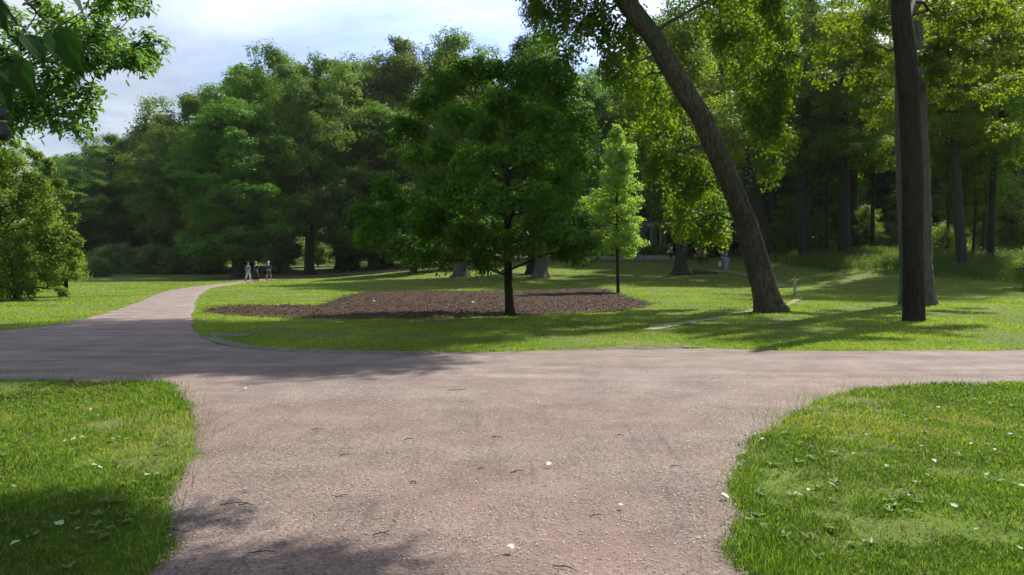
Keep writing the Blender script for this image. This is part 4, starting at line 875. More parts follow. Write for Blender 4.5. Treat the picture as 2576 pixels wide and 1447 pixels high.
for (t_, b_, Y_, wd) in BIG:
    tipp = nl(*t_, Y_ - .03); bs = nl(*b_, Y_ + .03)
    P_, Q_ = heart(rng, tipp, bs, (.25 + rng.normal(0, .35), -.75, .55 + .5 * rng.random()), wd * .78); lf.add(P_, Q_, var=rng.random())
    bs = np.array(bs); st = np.array(nl(b_[0] - 26, b_[1] - 30, Y_ + .05)); FK.append(st); tw.tube(np.array([st, (st + bs) / 2 + [0, 0, .006], bs]), [.0018, .0015, .0012], 5)
# one bough from the trunk, out of the frame, carrying the shown leaves and more like them
hub = np.array(nl(-150, -150, 1.45)); B0 = np.array([.04, .1, 2.0]); bt = np.linspace(0, 1, 12)[:, None]; BP = B0 * (1 - bt) + hub * bt + np.array([0, 0, .16]) * np.sin(math.pi * bt)
BP[1:-1] += rng.normal(0, .012, (10, 3)); tw.tube(BP, np.linspace(.016, .006, 12), 8)
for f_ in FK:
    tw.tube(np.array([hub, (hub + f_) / 2 + [0, 0, .03], f_]), [.004, .003, .002], 6)
for i in range(70):
    q = BP[rng.integers(2, 12)] + rng.normal(0, .02, 3); d_ = np.array([rng.normal(0, .16), rng.normal(0, .16), -.04 - .10 * rng.random()]); e_ = q + d_
    tp_ = e_ + unit(d_ + np.array([0, 0, -.12])) * rng.uniform(.05, .085)
    w_ = tp_ + np.array([NBX, NBY, 0]); 
    if abs(w_[0] / w_[1]) < .66 and w_[2] < 2.05: continue
    tw.tube(np.array([q, (q + e_) / 2 + [0, 0, .01], e_]), [.0025, .0018, .0012], 5); P_, Q_ = heart(rng, tp_, e_, (rng.normal(0, .4), -.5 + rng.normal(0, .4), .8), rng.uniform(.04, .06)); lf.add(P_, Q_, var=rng.random())
Cn = np.array([[rng.normal(0, .35), rng.normal(0, .35) + .3, rng.uniform(2.3, 3.6)] for _ in range(16)]); Pn, An, Nn_, Ln, Wn, tn, _tw = clump_leaves(rng, Cn, np.tile([.3, .3, .2], (16, 1)), 60, .075, 6, aspect=.85)
Vn, Qn = leaf_arrays(Pn, unit(An), Nn_, Ln, Wn, .12); lf.add(Vn, Qn)
for c_ in Cn: tw.tube(np.array([[.03, .06, 1.9], (np.array([.03, .06, 2.0]) + c_) / 2, c_]), [.010, .007, .004], 6)
link('crown', lf.mesh('crown', M['leaf_near'], True), nb); link('branches', tw.mesh('branches', M['bark_dark'], True), nb)

# ------------------------------------------------------------------ sign post at the left edge
M['sign'] = plain('sign', (.012, .022, .018), .45, .15, 6, spec=.5)
M['sign_light'] = plain('sign_light', (.30, .34, .30), .5, .1, 6)
M['emblem'] = plain('emblem', (.075, .09, .085), .6, .1, 6)
sp = at(-40, 662, 5.6); sgn = empty('signpost', (sp[0], sp[1], 0), 'dark pointing signboards with a pale strip at the left edge', 'sign')
mb = MB(); mb.tube(np.array([[0, 0, -.1], [0, 0, 1.2], [0, 0, 2.9]]), [.04, .04, .04], 14); mb.ellipsoid((0, 0, 2.9), (.055, .055, .05), 12, 8); link('post', mb.mesh('post', M['sign'], True), sgn)
def sg(px, py): p = at(px, py, 5.6); return (p[0] - sp[0], p[2])
def board(outl, th, y0=-.05):
    m_ = MB(); k = len(outl); V = [(x, y0 - th, z) for x, z in outl] + [(x, y0, z) for x, z in outl]
    cx = sum(x for x, z in outl) / k; cz = sum(z for x, z in outl) / k
    V += [(cx, y0 - th, cz), (cx, y0, cz)]
    m_.add(V, [(i, (i + 1) % k, k + (i + 1) % k, k + i) for i in range(k)], [(2 * k, (i + 1) % k, i) for i in range(k)] + [(2 * k + 1, k + i, k + (i + 1) % k) for i in range(k)])
    return m_
for (o_, ems) in [([sg(-110, 274), sg(28, 274), sg(32, 290), sg(28, 306), sg(-110, 306)], [(12, 284, 25, 297)]), ([sg(-110, 313), sg(29, 313), sg(39, 333), sg(31, 357), sg(-110, 357)], [(13, 328, 27, 348)])]:
    bo = link('board', board(o_, .03).mesh('board', M['sign']), sgn)
    for (x0, y0, x1, y1) in ems:
        m_ = MB(); n_ = 5; a0 = sg(x0, y0); a1 = sg(x1, y1); w_ = a1[0] - a0[0]; h_ = a0[1] - a1[1]
        for i in range(n_): m_.box((a0[0] + w_ * (i + .5) / n_, -.085, a1[1] + h_ * .38), (w_ / n_ * .28, .003, h_ * .36))
        m_.tube(np.array([[a0[0] + w_ / 2 - math.cos(t) * w_ / 2, -.085, a0[1] - h_ * .28 + math.sin(t) * h_ * .26] for t in np.linspace(0, math.pi, 9)]), [w_ * .05] * 9, 5)
        link('emblem', m_.mesh('emblem', M['emblem']), bo)
a0 = sg(-110, 307.5); a1 = sg(29, 311.5); m_ = MB(); m_.box(((a0[0] + a1[0]) / 2, -.06, (a0[1] + a1[1]) / 2), ((a1[0] - a0[0]) / 2, .012, (a0[1] - a1[1]) / 2)); link('strip', m_.mesh('strip', M['sign_light']), sgn)

# ------------------------------------------------------------------ pergola, low wall, plants
YP = 93.0
def pg(px, py): p = at(px, py, YP); return p[0], p[2]
px0, _ = pg(1520, 600); per = (px0, YP, gz(px0, YP)); gzp = gz(pg(1640, 640)[0], YP)
pe = empty('pergola', per, 'grey flat beamed pergola with climbing plants on its posts', 'pergola')
zt = pg(1640, 566)[1] - per[2]
for i, px_ in enumerate([1530, 1562, 1594, 1622, 1648, 1672]):
    x_p = pg(px_, 600)[0] - px0
    for dy in (0, 2.6):
        m_ = MB(); m_.box((x_p, dy, zt / 2 - .35), (.14, .14, zt / 2 + .02)); m_.box((x_p, dy, zt - .42), (.2, .2, .06)); link('post', m_.mesh('post', M['wood']), pe)
xe = pg(1680, 600)[0] - px0
for dy in (-.12, 2.72):
    m_ = MB(); m_.box((xe / 2 - .2, dy, zt - .10), (xe / 2 + .5, .07, .23)); link('beam', m_.mesh('beam', M['wood']), pe)
m_ = MB()
for k in range(22): m_.box((-.5 + k * (xe + .8) / 21, 1.3, zt + .20), (.05, 1.9, .07))
link('slat_roof', m_.mesh('slat_roof', M['wood']), pe)
rng = R(91); VG = 'climbing plants on the pergola posts'
for k, (px_, lb_, hs) in enumerate([(1562, 'climber on the second pergola post, half behind the sapling', .8), (1594, 'thin climber on the pergola post left of the standing man', .8), (1622, 'pale climber on the pergola post right of the standing man', .95), (1648, 'bushy climber on the next to last pergola post', 1), (1672, 'bright climber reaching over the beam on the last pergola post', 1.15)]):
    x_p = pg(px_, 600)[0]; n_ = 22; z_ = np.linspace(0, zt * hs, n_)
    base = (x_p, YP - .26, gz(x_p, YP)); o = empty('climbing_plant', base, lb_, 'climbing plant', VG)
    st = np.c_[.06 * np.sin(z_ * 3 + k), .05 * np.cos(z_ * 4 + k) - .05, z_]; m_ = MB(); m_.tube(st, [.02] * n_, 5); link('stem', m_.mesh('stem', M['bark_dark']), o)
    Cc = np.c_[st[:, 0] + rng.normal(0, .06, n_), st[:, 1] - .08, st[:, 2]]; s = rng.uniform(.16, .30, n_); 
    if k == 4: Cc = np.vstack([Cc, [[.0 - .25 * q, -.1, zt + .3 + .25 * math.sin(q)] for q in range(5)]]); s = np.r_[s, [.3] * 5]
    Pp, A, Nn, L, W, tone, tw_ = clump_leaves(rng, Cc, np.c_[s, s, s * 1.3], 70, .13, 7); link('leaves', leaf_mesh('leaves', Pp, A, Nn, L, W, M['leaf_young'], rng, 4, tone), o)
xw0, _ = pg(1455, 640); xw1, _ = pg(1705, 640); m_ = MB(); k = 26
YW = 90.5
for i in range(k):
    xa = xw0 + (xw1 - xw0) * i / k; xb = xw0 + (xw1 - xw0) * (i + 1) / k; zb_ = gz((xa + xb) / 2, YW)
    for r_ in range(2): m_.box(((xa + xb) / 2 + (.1 if r_ else 0), YW + .004 * i % .01, zb_ + .02 + r_ * .27), ((xb - xa) / 2 - .01, .2, .13), bev=.15)
tag(link('low_wall', m_.mesh('low_wall', M['wood'])), 'low dark retaining wall in front of the pergola bed', 'wall')
for i, (px_, W_, H_, lb_) in enumerate([(1480, 3.0, 1.8, 'leafy plants in the bed left of the pergola, leftmost'), (1535, 2.6, 1.5, 'leafy plants in the bed under the left pergola end'), (1583, 1.8, 1.4, 'plants in the bed left of the standing man'), (1628, 1.6, 1.5, 'pale plants in the bed right of the standing man'), (1652, 1.6, 1.4, 'plants in the bed under the right pergola end')]):
    shrub('bed_plant', px_, 91.6, W_, H_, 1.6, lb_, 95 + i, .17, 200, 20, lm='weed', cr=.42, grp='plants in the pergola bed', cat='plant')
shrub('bed_plant', 1500, 96, 4, 4.2, 2, 'tall bush behind the bed left of the pergola', 103, .2, 260, 36, lm='leaf_maple', cr=.8, grp='plants in the pergola bed', cat='plant')
# pale boulder at the end of the bed
m_ = MB(); m_.ellipsoid((0, 0, .18), (.34, .28, .24), 18, 12, noise=.5); xb_, _ = pg(1676, 640); tag(link('boulder', m_.mesh('boulder', M['stone'], True), loc=(xb_, YW - .1, gz(xb_, YW) + .42)), 'pale rounded stone on the wall by the last pergola post', 'stone')

# fallen log by the straight lime
lg = G(1772, 690); m_ = MB(); m_.tube(np.array([[-.9, 0, .18], [-.3, .03, .20], [.4, -.02, .14], [1.1, .06, .08]]), [.20, .17, .13, .07], 14, .15, 4); m_.tube(np.array([[-.5, 0, .25], [-.6, -.1, .45], [-.75, -.1, .55]]), [.06, .04, .02], 8)
tag(link('fallen_log', m_.mesh('fallen_log', M['bark_lime'], True), loc=lg), 'dark fallen log lying right of the straight grey lime trunk', 'log')

# white walled house glimpsed through the trees on the left
M['plaster'] = plain('plaster', (.62, .60, .55), .8, .1, 2); M['roof'] = plain('roof', (.16, .10, .08), .8, .25, 3); M['glass'] = plain('glass', (.03, .04, .05), .15, .1, 2, spec=.6)
hx = px2x(268, 136); ho = empty('house', (hx, 136, gz(hx, 136)), 'pale walled house glimpsed through the trees at the left', 'house')
m_ = MB(); m_.box((0, 2.5, 3.4), (3.4, 2.5, 3.4)); link('wall', m_.mesh('wall', M['plaster']), ho)
m_ = MB(); m_.add([(-3.8, -.4, 6.8), (3.8, -.4, 6.8), (3.8, 5.4, 6.8), (-3.8, 5.4, 6.8), (-3.8, 2.5, 9.0), (3.8, 2.5, 9.0)], [(0, 1, 5, 4), (2, 3, 4, 5), (3, 2, 1, 0)], [(0, 4, 3), (1, 2, 5)]); link('roof', m_.mesh('roof', M['roof']), ho)
for wx in (-2, 0, 2):
    for wz in (2.0, 5.0):
        m_ = MB(); m_.box((wx, -.03, wz), (.5, .04, .75)); f_ = link('window', m_.mesh('window', M['plaster']), ho); m_ = MB(); m_.box((wx, -.075, wz), (.42, .01, .66)); link('pane', m_.mesh('pane', M['glass']), f_)

# ------------------------------------------------------------------ people
M['skin'] = plain('skin', (.42, .26, .19), .6, .08, 6)
def cloth(name, c, n=.12): return plain(name, c, .85, n, 9, .15)
def skin_mesh(nodes, edges, root=0, sub=1):
    me = bpy.data.meshes.new('tmp'); me.from_pydata([n[0] for n in nodes], edges, []); ob_ = bpy.data.objects.new('tmp', me); C.objects.link(ob_)
    md = ob_.modifiers.new('s', 'SKIN'); sv = me.skin_vertices[0].data
    for i, n in enumerate(nodes):
        r_ = n[1]; sv[i].radius = r_ if isinstance(r_, tuple) else (r_, r_)
    sv[root].use_root = True; md.use_smooth_shade = True; md.branch_smoothing = .6
    ms_ = ob_.modifiers.new('u', 'SUBSURF'); ms_.levels = sub; ms_.render_levels = sub
    dg = bpy.context.evaluated_depsgraph_get(); res = bpy.data.meshes.new_from_object(ob_.evaluated_get(dg)); bpy.data.objects.remove(ob_); bpy.data.meshes.remove(me)
    return res
def person(loc, rz, H, label, group=None, top=(.1, .1, .1), legs=(.1, .1, .1), hair=(.1, .07, .05), stride=.22, arms=None, hat=None, skirt=None, coat=None, shorts=False, sleeves=True, hairlen=0, child=False, lean=0, shoes=(.05, .04, .04)):
    o = empty('person', loc, label, 'person', group, rz, H / 1.75)
    hs = 1.28 if child else 1.0; zh = 1.60 - (.05 if child else 0)
    a = arms or ((-.24, -.06, 1.14, -.25, .05, .90), (.24, .04, 1.14, .25, -.04, .90))
    bod = []; ed = []
    def ad(p, r, par=None):
        bod.append((p, r)); 
        if par is not None: ed.append((par, len(bod) - 1))
        return len(bod) - 1
    pel = ad((0, 0, .94), (.135, .10)); sp_ = ad((0, .01, 1.12), (.12, .09), pel); ch = ad((0, .0, 1.32), (.155, .10), sp_); nk = ad((0, lean * .03, 1.47), (.055, .055), ch); hd0 = ad((0, .01 + lean * .05, 1.54), (.05, .055), nk)
    J = {}
    for sgn_, ar in ((-1, a[0]), (1, a[1])):
        sh = ad((sgn_ * .185, 0, 1.40), (.055, .055), ch); el = ad(ar[:3], (.041, .041), sh); wr = ad(ar[3:], (.026, .026), el)
        d = np.array(ar[3:]) - np.array(ar[:3]); d = d / np.linalg.norm(d); pm = np.array(ar[3:]) + d * .07; pl = ad(tuple(pm), (.034, .016), wr); J[sgn_] = (el, wr, tuple(pm))
        for f_, (off, ln) in enumerate([(-.026, .070), (-.009, .080), (.009, .075), (.026, .058)]):
            q = pm + np.array([0, off, 0]) + d * .035; k1 = ad(tuple(q), (.009, .009), pl); q2 = q + d * ln * .5 + np.array([-sgn_ * .006, 0, 0]); k2 = ad(tuple(q2), (.008, .008), k1); ad(tuple(q2 + d * ln * .45 + np.array([-sgn_ * .016, 0, 0])), (.007, .007), k2)
        q = pm - d * .03 + np.array([0, .032, 0]); k1 = ad(tuple(q), (.010, .010), pl); ad(tuple(q + d * .035 + np.array([0, .022, 0])), (.009, .009), k1)
    LG = {}
    for sgn_ in (-1, 1):
        st = stride * sgn_; hp = ad((sgn_ * .09, 0, .88), (.085, .085), pel); kn = (sgn_ * .10, st * .45 + .04, .50 + (0.0 if st > 0 else .0)); k1 = ad(kn, (.056, .056), hp)
        lift = .06 if st < -.1 else 0; an = (sgn_ * .10, st * .85 - (0.05 if st < 0 else 0), .09 + lift); a1 = ad(an, (.037, .037), k1); LG[sgn_] = (kn, an)
        hl = ad((an[0], an[1] - .03, .045 + lift), (.034, .034), a1); ad((an[0] + sgn_ * .02, an[1] + .16, .03), (.036, .025), hl)
    body = skin_mesh(bod, ed)
    # head with face joined to the body surface
    m_ = MB(); cz = zh + .03; cyy = .02 + lean * .07; m_.ellipsoid((0, cyy, cz), (.073 * hs, .092 * hs, .112 * hs), 20, 14)
    m_.ellipsoid((0, cyy + .02 * hs, cz - .055 * hs), (.055 * hs, .068 * hs, .06 * hs), 16, 10)
    m_.ellipsoid((0, cyy + .098 * hs, cz - .01), (.013, .02, .026), 8, 6)
    for s_ in (-1, 1):
        m_.ellipsoid((s_ * .074 * hs, cyy - .005, cz - .005), (.010, .02, .032), 8, 6); m_.ellipsoid((s_ * .030 * hs, cyy + .082 * hs, cz + .012), (.014, .010, .009), 8, 6)
    m_.ellipsoid((0, cyy + .086 * hs, cz - .055 * hs), (.024, .008, .008), 8, 6)
    V = np.concatenate(m_.v); Q = np.concatenate(m_.q); nb_ = len(body.vertices); bv = np.zeros(nb_ * 3); body.vertices.foreach_get('co', bv); bv = bv.reshape(-1, 3)
    polys = [tuple(p.vertices) for p in body.polygons]; me = bpy.data.meshes.new('body'); me.from_pydata(np.vstack([bv, V]).tolist(), [], polys + [tuple(int(q) + nb_ for q in f) for f in Q]); me.materials.append(M['skin'])
    for p in me.polygons: p.use_smooth = True
    bpy.data.meshes.remove(body); link('body', me, o)
    def garment(nm, nodes, edges, col):
        g_ = skin_mesh(nodes, edges); g_.materials.clear(); g_.materials.append(cloth(nm, col)); return link(nm, g_, o)
    # top with sleeves
    hem = .84 if not coat else .55
    nd = [((0, 0, hem + .08), (.165 if not coat else .20, .125)), ((0, .01, 1.10), (.145, .112)), ((0, 0, 1.33), (.172, .118)), ((0, 0, 1.43), (.10, .075))]; ed_ = [(0, 1), (1, 2), (2, 3)]
    for sgn_, ar in ((-1, a[0]), (1, a[1])):
        k = len(nd); nd.append(((sgn_ * .19, 0, 1.40), (.070, .070))); ed_.append((2, k)); el = np.array(ar[:3]); shp = np.array([sgn_ * .19, 0, 1.40])
        if sleeves: nd.append((tuple(el), (.056, .056))); nd.append((tuple(el + (np.array(ar[3:]) - el) * .82), (.042, .042))); ed_ += [(k, k + 1), (k + 1, k + 2)]
        else: nd.append((tuple(shp + (el - shp) * .6), (.062, .062))); ed_.append((k, k + 1))
    garment('coat' if coat else 'top', nd, ed_, coat or top)
    if skirt:
        m_ = MB(); zs_ = np.array([.98, .8, .5, .16]); m_.tube(np.array([(0, .02 * (1 - z), z) for z in zs_]), [.15, .20, .25, .29], 20, ell=(1, .8)); link('skirt', m_.mesh('skirt', cloth('skirt', skirt), True), o)
    nd = [((0, 0, .96), (.15, .115))]; ed_ = []
    for sgn_ in (-1, 1):
        kn, an = LG[sgn_]; k = len(nd); nd.append(((sgn_ * .09, 0, .84), (.10, .10))); nd.append(((kn[0], kn[1], kn[2] + (.04 if shorts else 0)), (.076, .076))); ed_ += [(0, k), (k, k + 1)]
        if not shorts: nd.append(((an[0], an[1], an[2] + .03), (.062, .062))); ed_.append((k + 1, k + 2))
    if not skirt: garment('shorts' if shorts else 'trousers', nd, ed_, legs)
    for sgn_ in (-1, 1):
        an = LG[sgn_][1]; m_ = MB(); m_.ellipsoid((an[0] + sgn_ * .01, an[1] + .06, an[2] - .045), (.048, .125, .05), 12, 8); link('shoe', m_.mesh('shoe', cloth('shoe', shoes), True), o)
    m_ = MB(); m_.ellipsoid((0, cyy - .012, cz + .012), (.083 * hs, .100 * hs, .118 * hs), 18, 10, 0, 1.5)
    m_.ellipsoid((0, cyy - .035 * hs, cz - .005 - hairlen * .5), (.080 * hs, .072 * hs, .10 * hs + hairlen * .5), 16, 10); link('hair', m_.mesh('hair', cloth('hair', hair, .25), True), o)
    if hat:
        m_ = MB(); m_.ellipsoid((0, cyy - .005, cz + .035), (.094, .110, .100), 18, 8, 0, 1.6); m_.ellipsoid((0, cyy, cz + .035), (.135, .15, .012), 18, 8); link('hat', m_.mesh('hat', cloth('hat', hat), True), o)
    return o
AW = math.pi * .0
def gp(px, py): g = G(px, py); return g
person(gp(624, 708), -.5, 1.66, 'person in a grey blue jacket and pale trousers, leftmost of three walkers on the path', 'three walkers on the path', top=(.14, .19, .26), legs=(.50, .51, .40), hair=(.10, .11, .09))
person(gp(644, 708.5), -.5, 1.70, 'person in a dark jacket and long black skirt, middle of three walkers on the path', 'three walkers on the path', top=(.018, .026, .032), skirt=(.008, .008, .010), hair=(.42, .36, .27), stride=.1)
person(gp(676, 706), -.45, 1.70, 'white haired person in a navy top and shorts, rightmost of three walkers', 'three walkers on the path', top=(.03, .045, .13), legs=(.07, .075, .045), shorts=True, hair=(.62, .60, .48), hairlen=.10)
person(gp(1999, 742), math.pi + .1, 1.02, 'small child in white shirt and pale trousers right of the leaning trunk', None, top=(.55, .55, .46), legs=(.40, .41, .32), hair=(.22, .16, .08), child=True, sleeves=False, arms=((-.27, .04, 1.16, -.24, .22, 1.20), (.38, .10, 1.26, .58, .12, 1.22)), stride=.12)
bl = gp(1818, 682)
person(bl, math.pi * .86, 1.60, 'person in dark blue with a pale hat carrying a white bag', 'couple in blue with pale hats', top=(.05, .09, .26), legs=(.04, .06, .14), hat=(.58, .60, .72), hair=(.3, .25, .2), stride=.14)
person(gp(1827, 686), math.pi * .86, 1.58, 'person in a long light blue coat and white hat', 'couple in blue with pale hats', coat=(.20, .36, .58), legs=(.35, .37, .38), hat=(.62, .64, .74), hair=(.3, .25, .2), stride=.14)
person(gp(1759, 667), -.2, 1.66, 'dark haired person in a red shirt and dark trousers', 'couple walking away by the straight lime', top=(.42, .05, .04), legs=(.025, .015, .02), hair=(.015, .012, .01), stride=.16)
person(gp(1776, 668), -.2, 1.62, 'dark haired person in a pale shirt and olive trousers with a dark bag', 'couple walking away by the straight lime', top=(.34, .38, .34), legs=(.06, .075, .03), hair=(.015, .012, .01), stride=.16)
def gY(px, Y): x = px2x(px, Y); return (x, Y, gz(x, Y))
person(gY(1606, 89.4), -1.2, 1.72, 'grey haired man in a grey vest standing before the pergola', None, top=(.32, .34, .36), legs=(.16, .19, .17), hair=(.38, .32, .26), stride=.08, arms=((-.26, .1, 1.16, -.22, .3, 1.14), (.24, .04, 1.14, .25, -.04, .90)))
person(gY(1590, 89.2), -1.4, .92, 'tiny child in white beside the man at the pergola', None, top=(.55, .56, .5), legs=(.42, .42, .36), hair=(.4, .38, .3), child=True, sleeves=False, stride=.16)
pk = gY(1687, 89.3)
person(pk, -.1, 1.66, 'dark haired person with a pale backpack at the right end of the pergola', None, top=(.03, .03, .035), legs=(.02, .02, .025), hair=(.02, .015, .012), stride=.12, arms=((-.34, .05, 1.45, -.22, .12, 1.62), (.24, .04, 1.14, .25, -.04, .90)))
person(gY(1304, 84), .4, 1.66, 'person in dark trousers half hidden just right of the young oak trunk', None, top=(.22, .24, .22), legs=(.02, .02, .025), hair=(.05, .04, .03))
person(gY(1343, 86), .4, 1.60, 'person in white half hidden by low leaves right of the young oak trunk', None, top=(.6, .62, .62), legs=(.5, .52, .5), hair=(.2, .15, .1))
# what they carry
def bag(loc, r, col, label, name='bag'):
    o = empty(name, loc, label, 'bag'); m_ = MB(); m_.ellipsoid((0, 0, r[2]), r, 14, 10, noise=.25); link('sack', m_.mesh('sack', cloth('sack', col), True), o)
    m_ = MB(); t = np.linspace(0, math.pi, 9); m_.tube(np.c_[np.cos(t) * r[0] * .5, 0 * t, r[2] * 1.85 + np.sin(t) * .16], [.012] * 9, 6); link('handle', m_.mesh('handle', cloth('handle', col)), o)
bag((bl[0] - .28, bl[1] - .15, bl[2] + .36), (.17, .09, .22), (.55, .60, .62), 'white bag hanging from the hand of the person in dark blue')
g_ = gp(1766, 667); bag((g_[0] + .02, g_[1] - .05, g_[2] + .34), (.13, .07, .16), (.02, .015, .015), 'dark handbag between the red shirted and pale shirted walkers')
g_ = gp(1777, 668); bag((g_[0] + .02, g_[1] - .24, g_[2] + .78), (.19, .10, .17), (.05, .055, .03), 'dark shoulder bag on the back of the pale shirted walker')
o = empty('backpack', (pk[0], pk[1] - .17, pk[2] + .98), 'pale grey backpack worn by the person at the pergola end', 'backpack'); m_ = MB(); m_.ellipsoid((0, 0, .18), (.15, .10, .23), 14, 10); link('pack', m_.mesh('pack', cloth('pack', (.42, .45, .44)), True), o); m_ = MB(); m_.box((0, -.09, .12), (.10, .03, .10), bev=.5); link('pocket', m_.mesh('pocket', cloth('pocket', (.24, .26, .26))), o)

# ------------------------------------------------------------------ small things on the ground
# loose stones of the path
rng = R(41); n = 70000; a = rng.uniform(-.72, .72, n); r = np.exp(rng.uniform(math.log(3.6), math.log(12), n)); x = r * np.sin(a); y = r * np.cos(a)
ok = inpoly(x, y, road); x, y, r = x[ok], y[ok], r[ok]; k = len(x); s = (.0022 + .0058 * rng.random(k) ** 3) * (r / 5) ** .5
oct_ = np.array([(1, 0, 0), (0, 1, 0), (-1, 0, 0), (0, -1, 0), (0, 0, .7), (0, 0, -.7)]); th = rng.uniform(0, 6.28, k); st = rng.uniform(.6, 1.5, k)
V = oct_[None] * s[:, None, None]; V[..., 0] *= st[:, None]; vx = V[..., 0] * np.cos(th)[:, None] - V[..., 1] * np.sin(th)[:, None]; vy = V[..., 0] * np.sin(th)[:, None] + V[..., 1] * np.cos(th)[:, None]
V = np.stack([vx + x[:, None], vy + y[:, None], V[..., 2] + .014 + (s * .3)[:, None]], -1).reshape(-1, 3); Tt = np.array([(0, 1, 4), (1, 2, 4), (2, 3, 4), (3, 0, 4)]); Tt = (np.arange(k)[:, None, None] * 6 + Tt[None]).reshape(-1, 3)
M['grit'] = leaf_mat('grit', (.10, .07, .06), (.34, .27, .24), (1, 1, 1), 0, .2, rnd=0, yellow=(.40, .36, .33))
tag(link('loose_gravel', mesh_np('loose_gravel', V, Tt, M['grit'], np.repeat(rng.random(k), 4))), 'loose reddish grit scattered over the near path', 'gravel', kind='stuff')
# leaf litter bits and needles on the path
rng = R(42); n = 24000; a = rng.uniform(-.7, .7, n); r = np.exp(rng.uniform(math.log(3.6), math.log(15), n)); x = r * np.sin(a); y = r * np.cos(a)
ok = inpoly(x, y, road) & (rng.random(n) < .25 + .8 * (fb(x, y, 3) > .5)); x, y, r = x[ok], y[ok], r[ok]; k = len(x); b = rng.uniform(0, 6.28, k)
M['litter'] = leaf_mat('litter', (.045, .032, .022), (.15, .11, .08), (1, 1, 1), 0, .2, rnd=0)
tag(link('litter', leaf_mesh('litter', np.c_[x, y, np.full(k, .021)], np.c_[np.cos(b), np.sin(b), .05 * rng.normal(0, 1, k)], np.tile([0, .1, 1.], (k, 1)), .008 + .03 * rng.random(k) ** 2, .0015 + .003 * rng.random(k), M['litter'], rng)), 'fine brown needles and bits strewn on the path', 'litter', kind='stuff')

ORD = ['first', 'second', 'third', 'fourth', 'fifth', 'sixth', 'seventh', 'eighth', 'ninth', 'tenth', 'eleventh', 'twelfth', 'thirteenth', 'fourteenth']
def row_names(L, rows, fmt):
    by = sorted(range(len(L)), key=lambda i: L[i][1]); out = {}; n = len(rows); q = -(-len(L) // n)
    for k in range(n):
        for j, i in enumerate(sorted(by[k * q:(k + 1) * q], key=lambda i: L[i][0])): out[i] = fmt % (ORD[j], rows[k])
    return out
def leaf_obj(px, py, size, rz, m, label, group, name='fallen_leaf', seed=0):
    x, y = F(px, py); onp = bool(inpoly(np.array([x]), np.array([y]), road)[0]); z = .026 if onp else .045
    rng_ = R(seed + 500); me = bpy.data.meshes.new(name)
    L = size; P = []
    prof = [0, .55, .9, .75, .95, .6, .35, 0] if seed % 2 else [0, .6, .95, 1, .85, .6, .3, 0]
    for i, w_ in enumerate(prof):
        t = i / 7
        for s_ in (-1, 0, 1): P.append((s_ * w_ * L * .36 * (1 + .2 * rng_.normal()), (t - .5) * L, .10 * L * abs(s_) * w_ + .10 * L * math.sin(t * 3 + seed) + .02 * L * rng_.normal() + .02))
    fs = [(a * 3 + c, a * 3 + c + 1, a * 3 + c + 4, a * 3 + c + 3) for a in range(7) for c in (0, 1)]
    me = mesh_np(name, P, np.array(fs), M[m], rng_.random(len(fs)) * .3 + .5 * rng_.random(), smooth=True)
    o = link(name, me, loc=(x, y, z)); o.rotation_euler = (rng_.uniform(-.3, .3), rng_.uniform(-.4, .4), rz); return tag(o, label, 'leaf', group)
PL = [((1532, 1036), 'small pale leaf on the far part of the path, right of the middle'), ((1378, 1181), 'pale leaf on the path right of the middle'), ((1048, 1219), 'curled pale leaf on the path left of the middle'), ((1566, 1285), 'pale leaf low on the path towards the right verge'), ((618, 985), 'flat pale leaf where the path meets the left shadow'), ((1285, 1395), 'narrow grey green leaf near the bottom of the path')]
for i, (p, lb_) in enumerate(PL): leaf_obj(*p, .055, i * 1.3 + 1.2, 'dry_leaf', lb_, 'fallen leaves on the path', seed=i)
ED = [((1895, 1102), 'pale leaf at the far tip of the right verge edge'), ((1917, 1122), 'pale leaf on the right verge edge just below the tip'), ((1868, 1172), 'curled white leaf on the path edge beside the right verge'), ((1822, 1262), 'whitish leaf on a dark twig tuft beside the right verge')]
for i, (p, lb_) in enumerate(ED): leaf_obj(*p, .05 if i < 3 else .065, i * 2.3, 'dry_leaf', lb_, 'fallen leaves on the path', seed=20 + i)
VR = [(2298, 1073, 3), (2180, 1110, 1), (2075, 1048, 1), (2060, 1090, 1), (2360, 1040, 2), (2445, 1135, 2), (2150, 1160, 1), (2320, 1140, 2), (2090, 1240, 1.6), (2035, 1255, 1.6), (2010, 1270, 1), (2300, 1235, 2.4), (2270, 1255, 2), (2450, 1195, 1.6), (2480, 1212, 1.6), (2400, 1295, 2), (2285, 1270, 1.2), (2570, 1245, 1.8),
      (2460, 1358, 1.6), (2475, 1375, 1.2), (2560, 1405, 2), (2150, 1435, 2), (2500, 1150, 1.4), (2540, 1110, 1.5), (2350, 1180, 1.4), (2420, 1100, 1.2), (2230, 1190, 1.2), (2330, 1215, 1.4), (2560, 1170, 1.4), (2210, 1040, 1), (2470, 1080, 1.2), (2385, 1150, 1)]
NR = row_names(VR, ['farthest', 'middle', 'nearest'], 'pale fallen leaf in the right verge, %s from left in the %s row')
for i, (px_, py_, s_) in enumerate(VR): leaf_obj(px_, py_, .028 + .012 * s_, i * 1.7, 'dead_leaf', NR[i], 'pale leaves in the lower right verge', seed=40 + i)
VL = [(300, 1116, 1.6), (320, 1120, 1.6), (285, 1120, 1.4), (185, 1122, 1.6), (205, 1118, 1.6), (165, 1128, 1.2), (238, 1190, 1.2), (35, 1245, 1.6), (370, 1215, 1.2), (395, 1212, 1), (230, 1045, 1.2), (335, 1012, 1.2), (70, 995, 1.4), (250, 1195, 1), (150, 1340, 2.4), (200, 1355, 2.2), (40, 1395, 2), (385, 1280, 1.4)]
NL = row_names(VL, ['farthest', 'middle', 'nearest'], 'pale fallen leaf in the left verge, %s from left in the %s row')
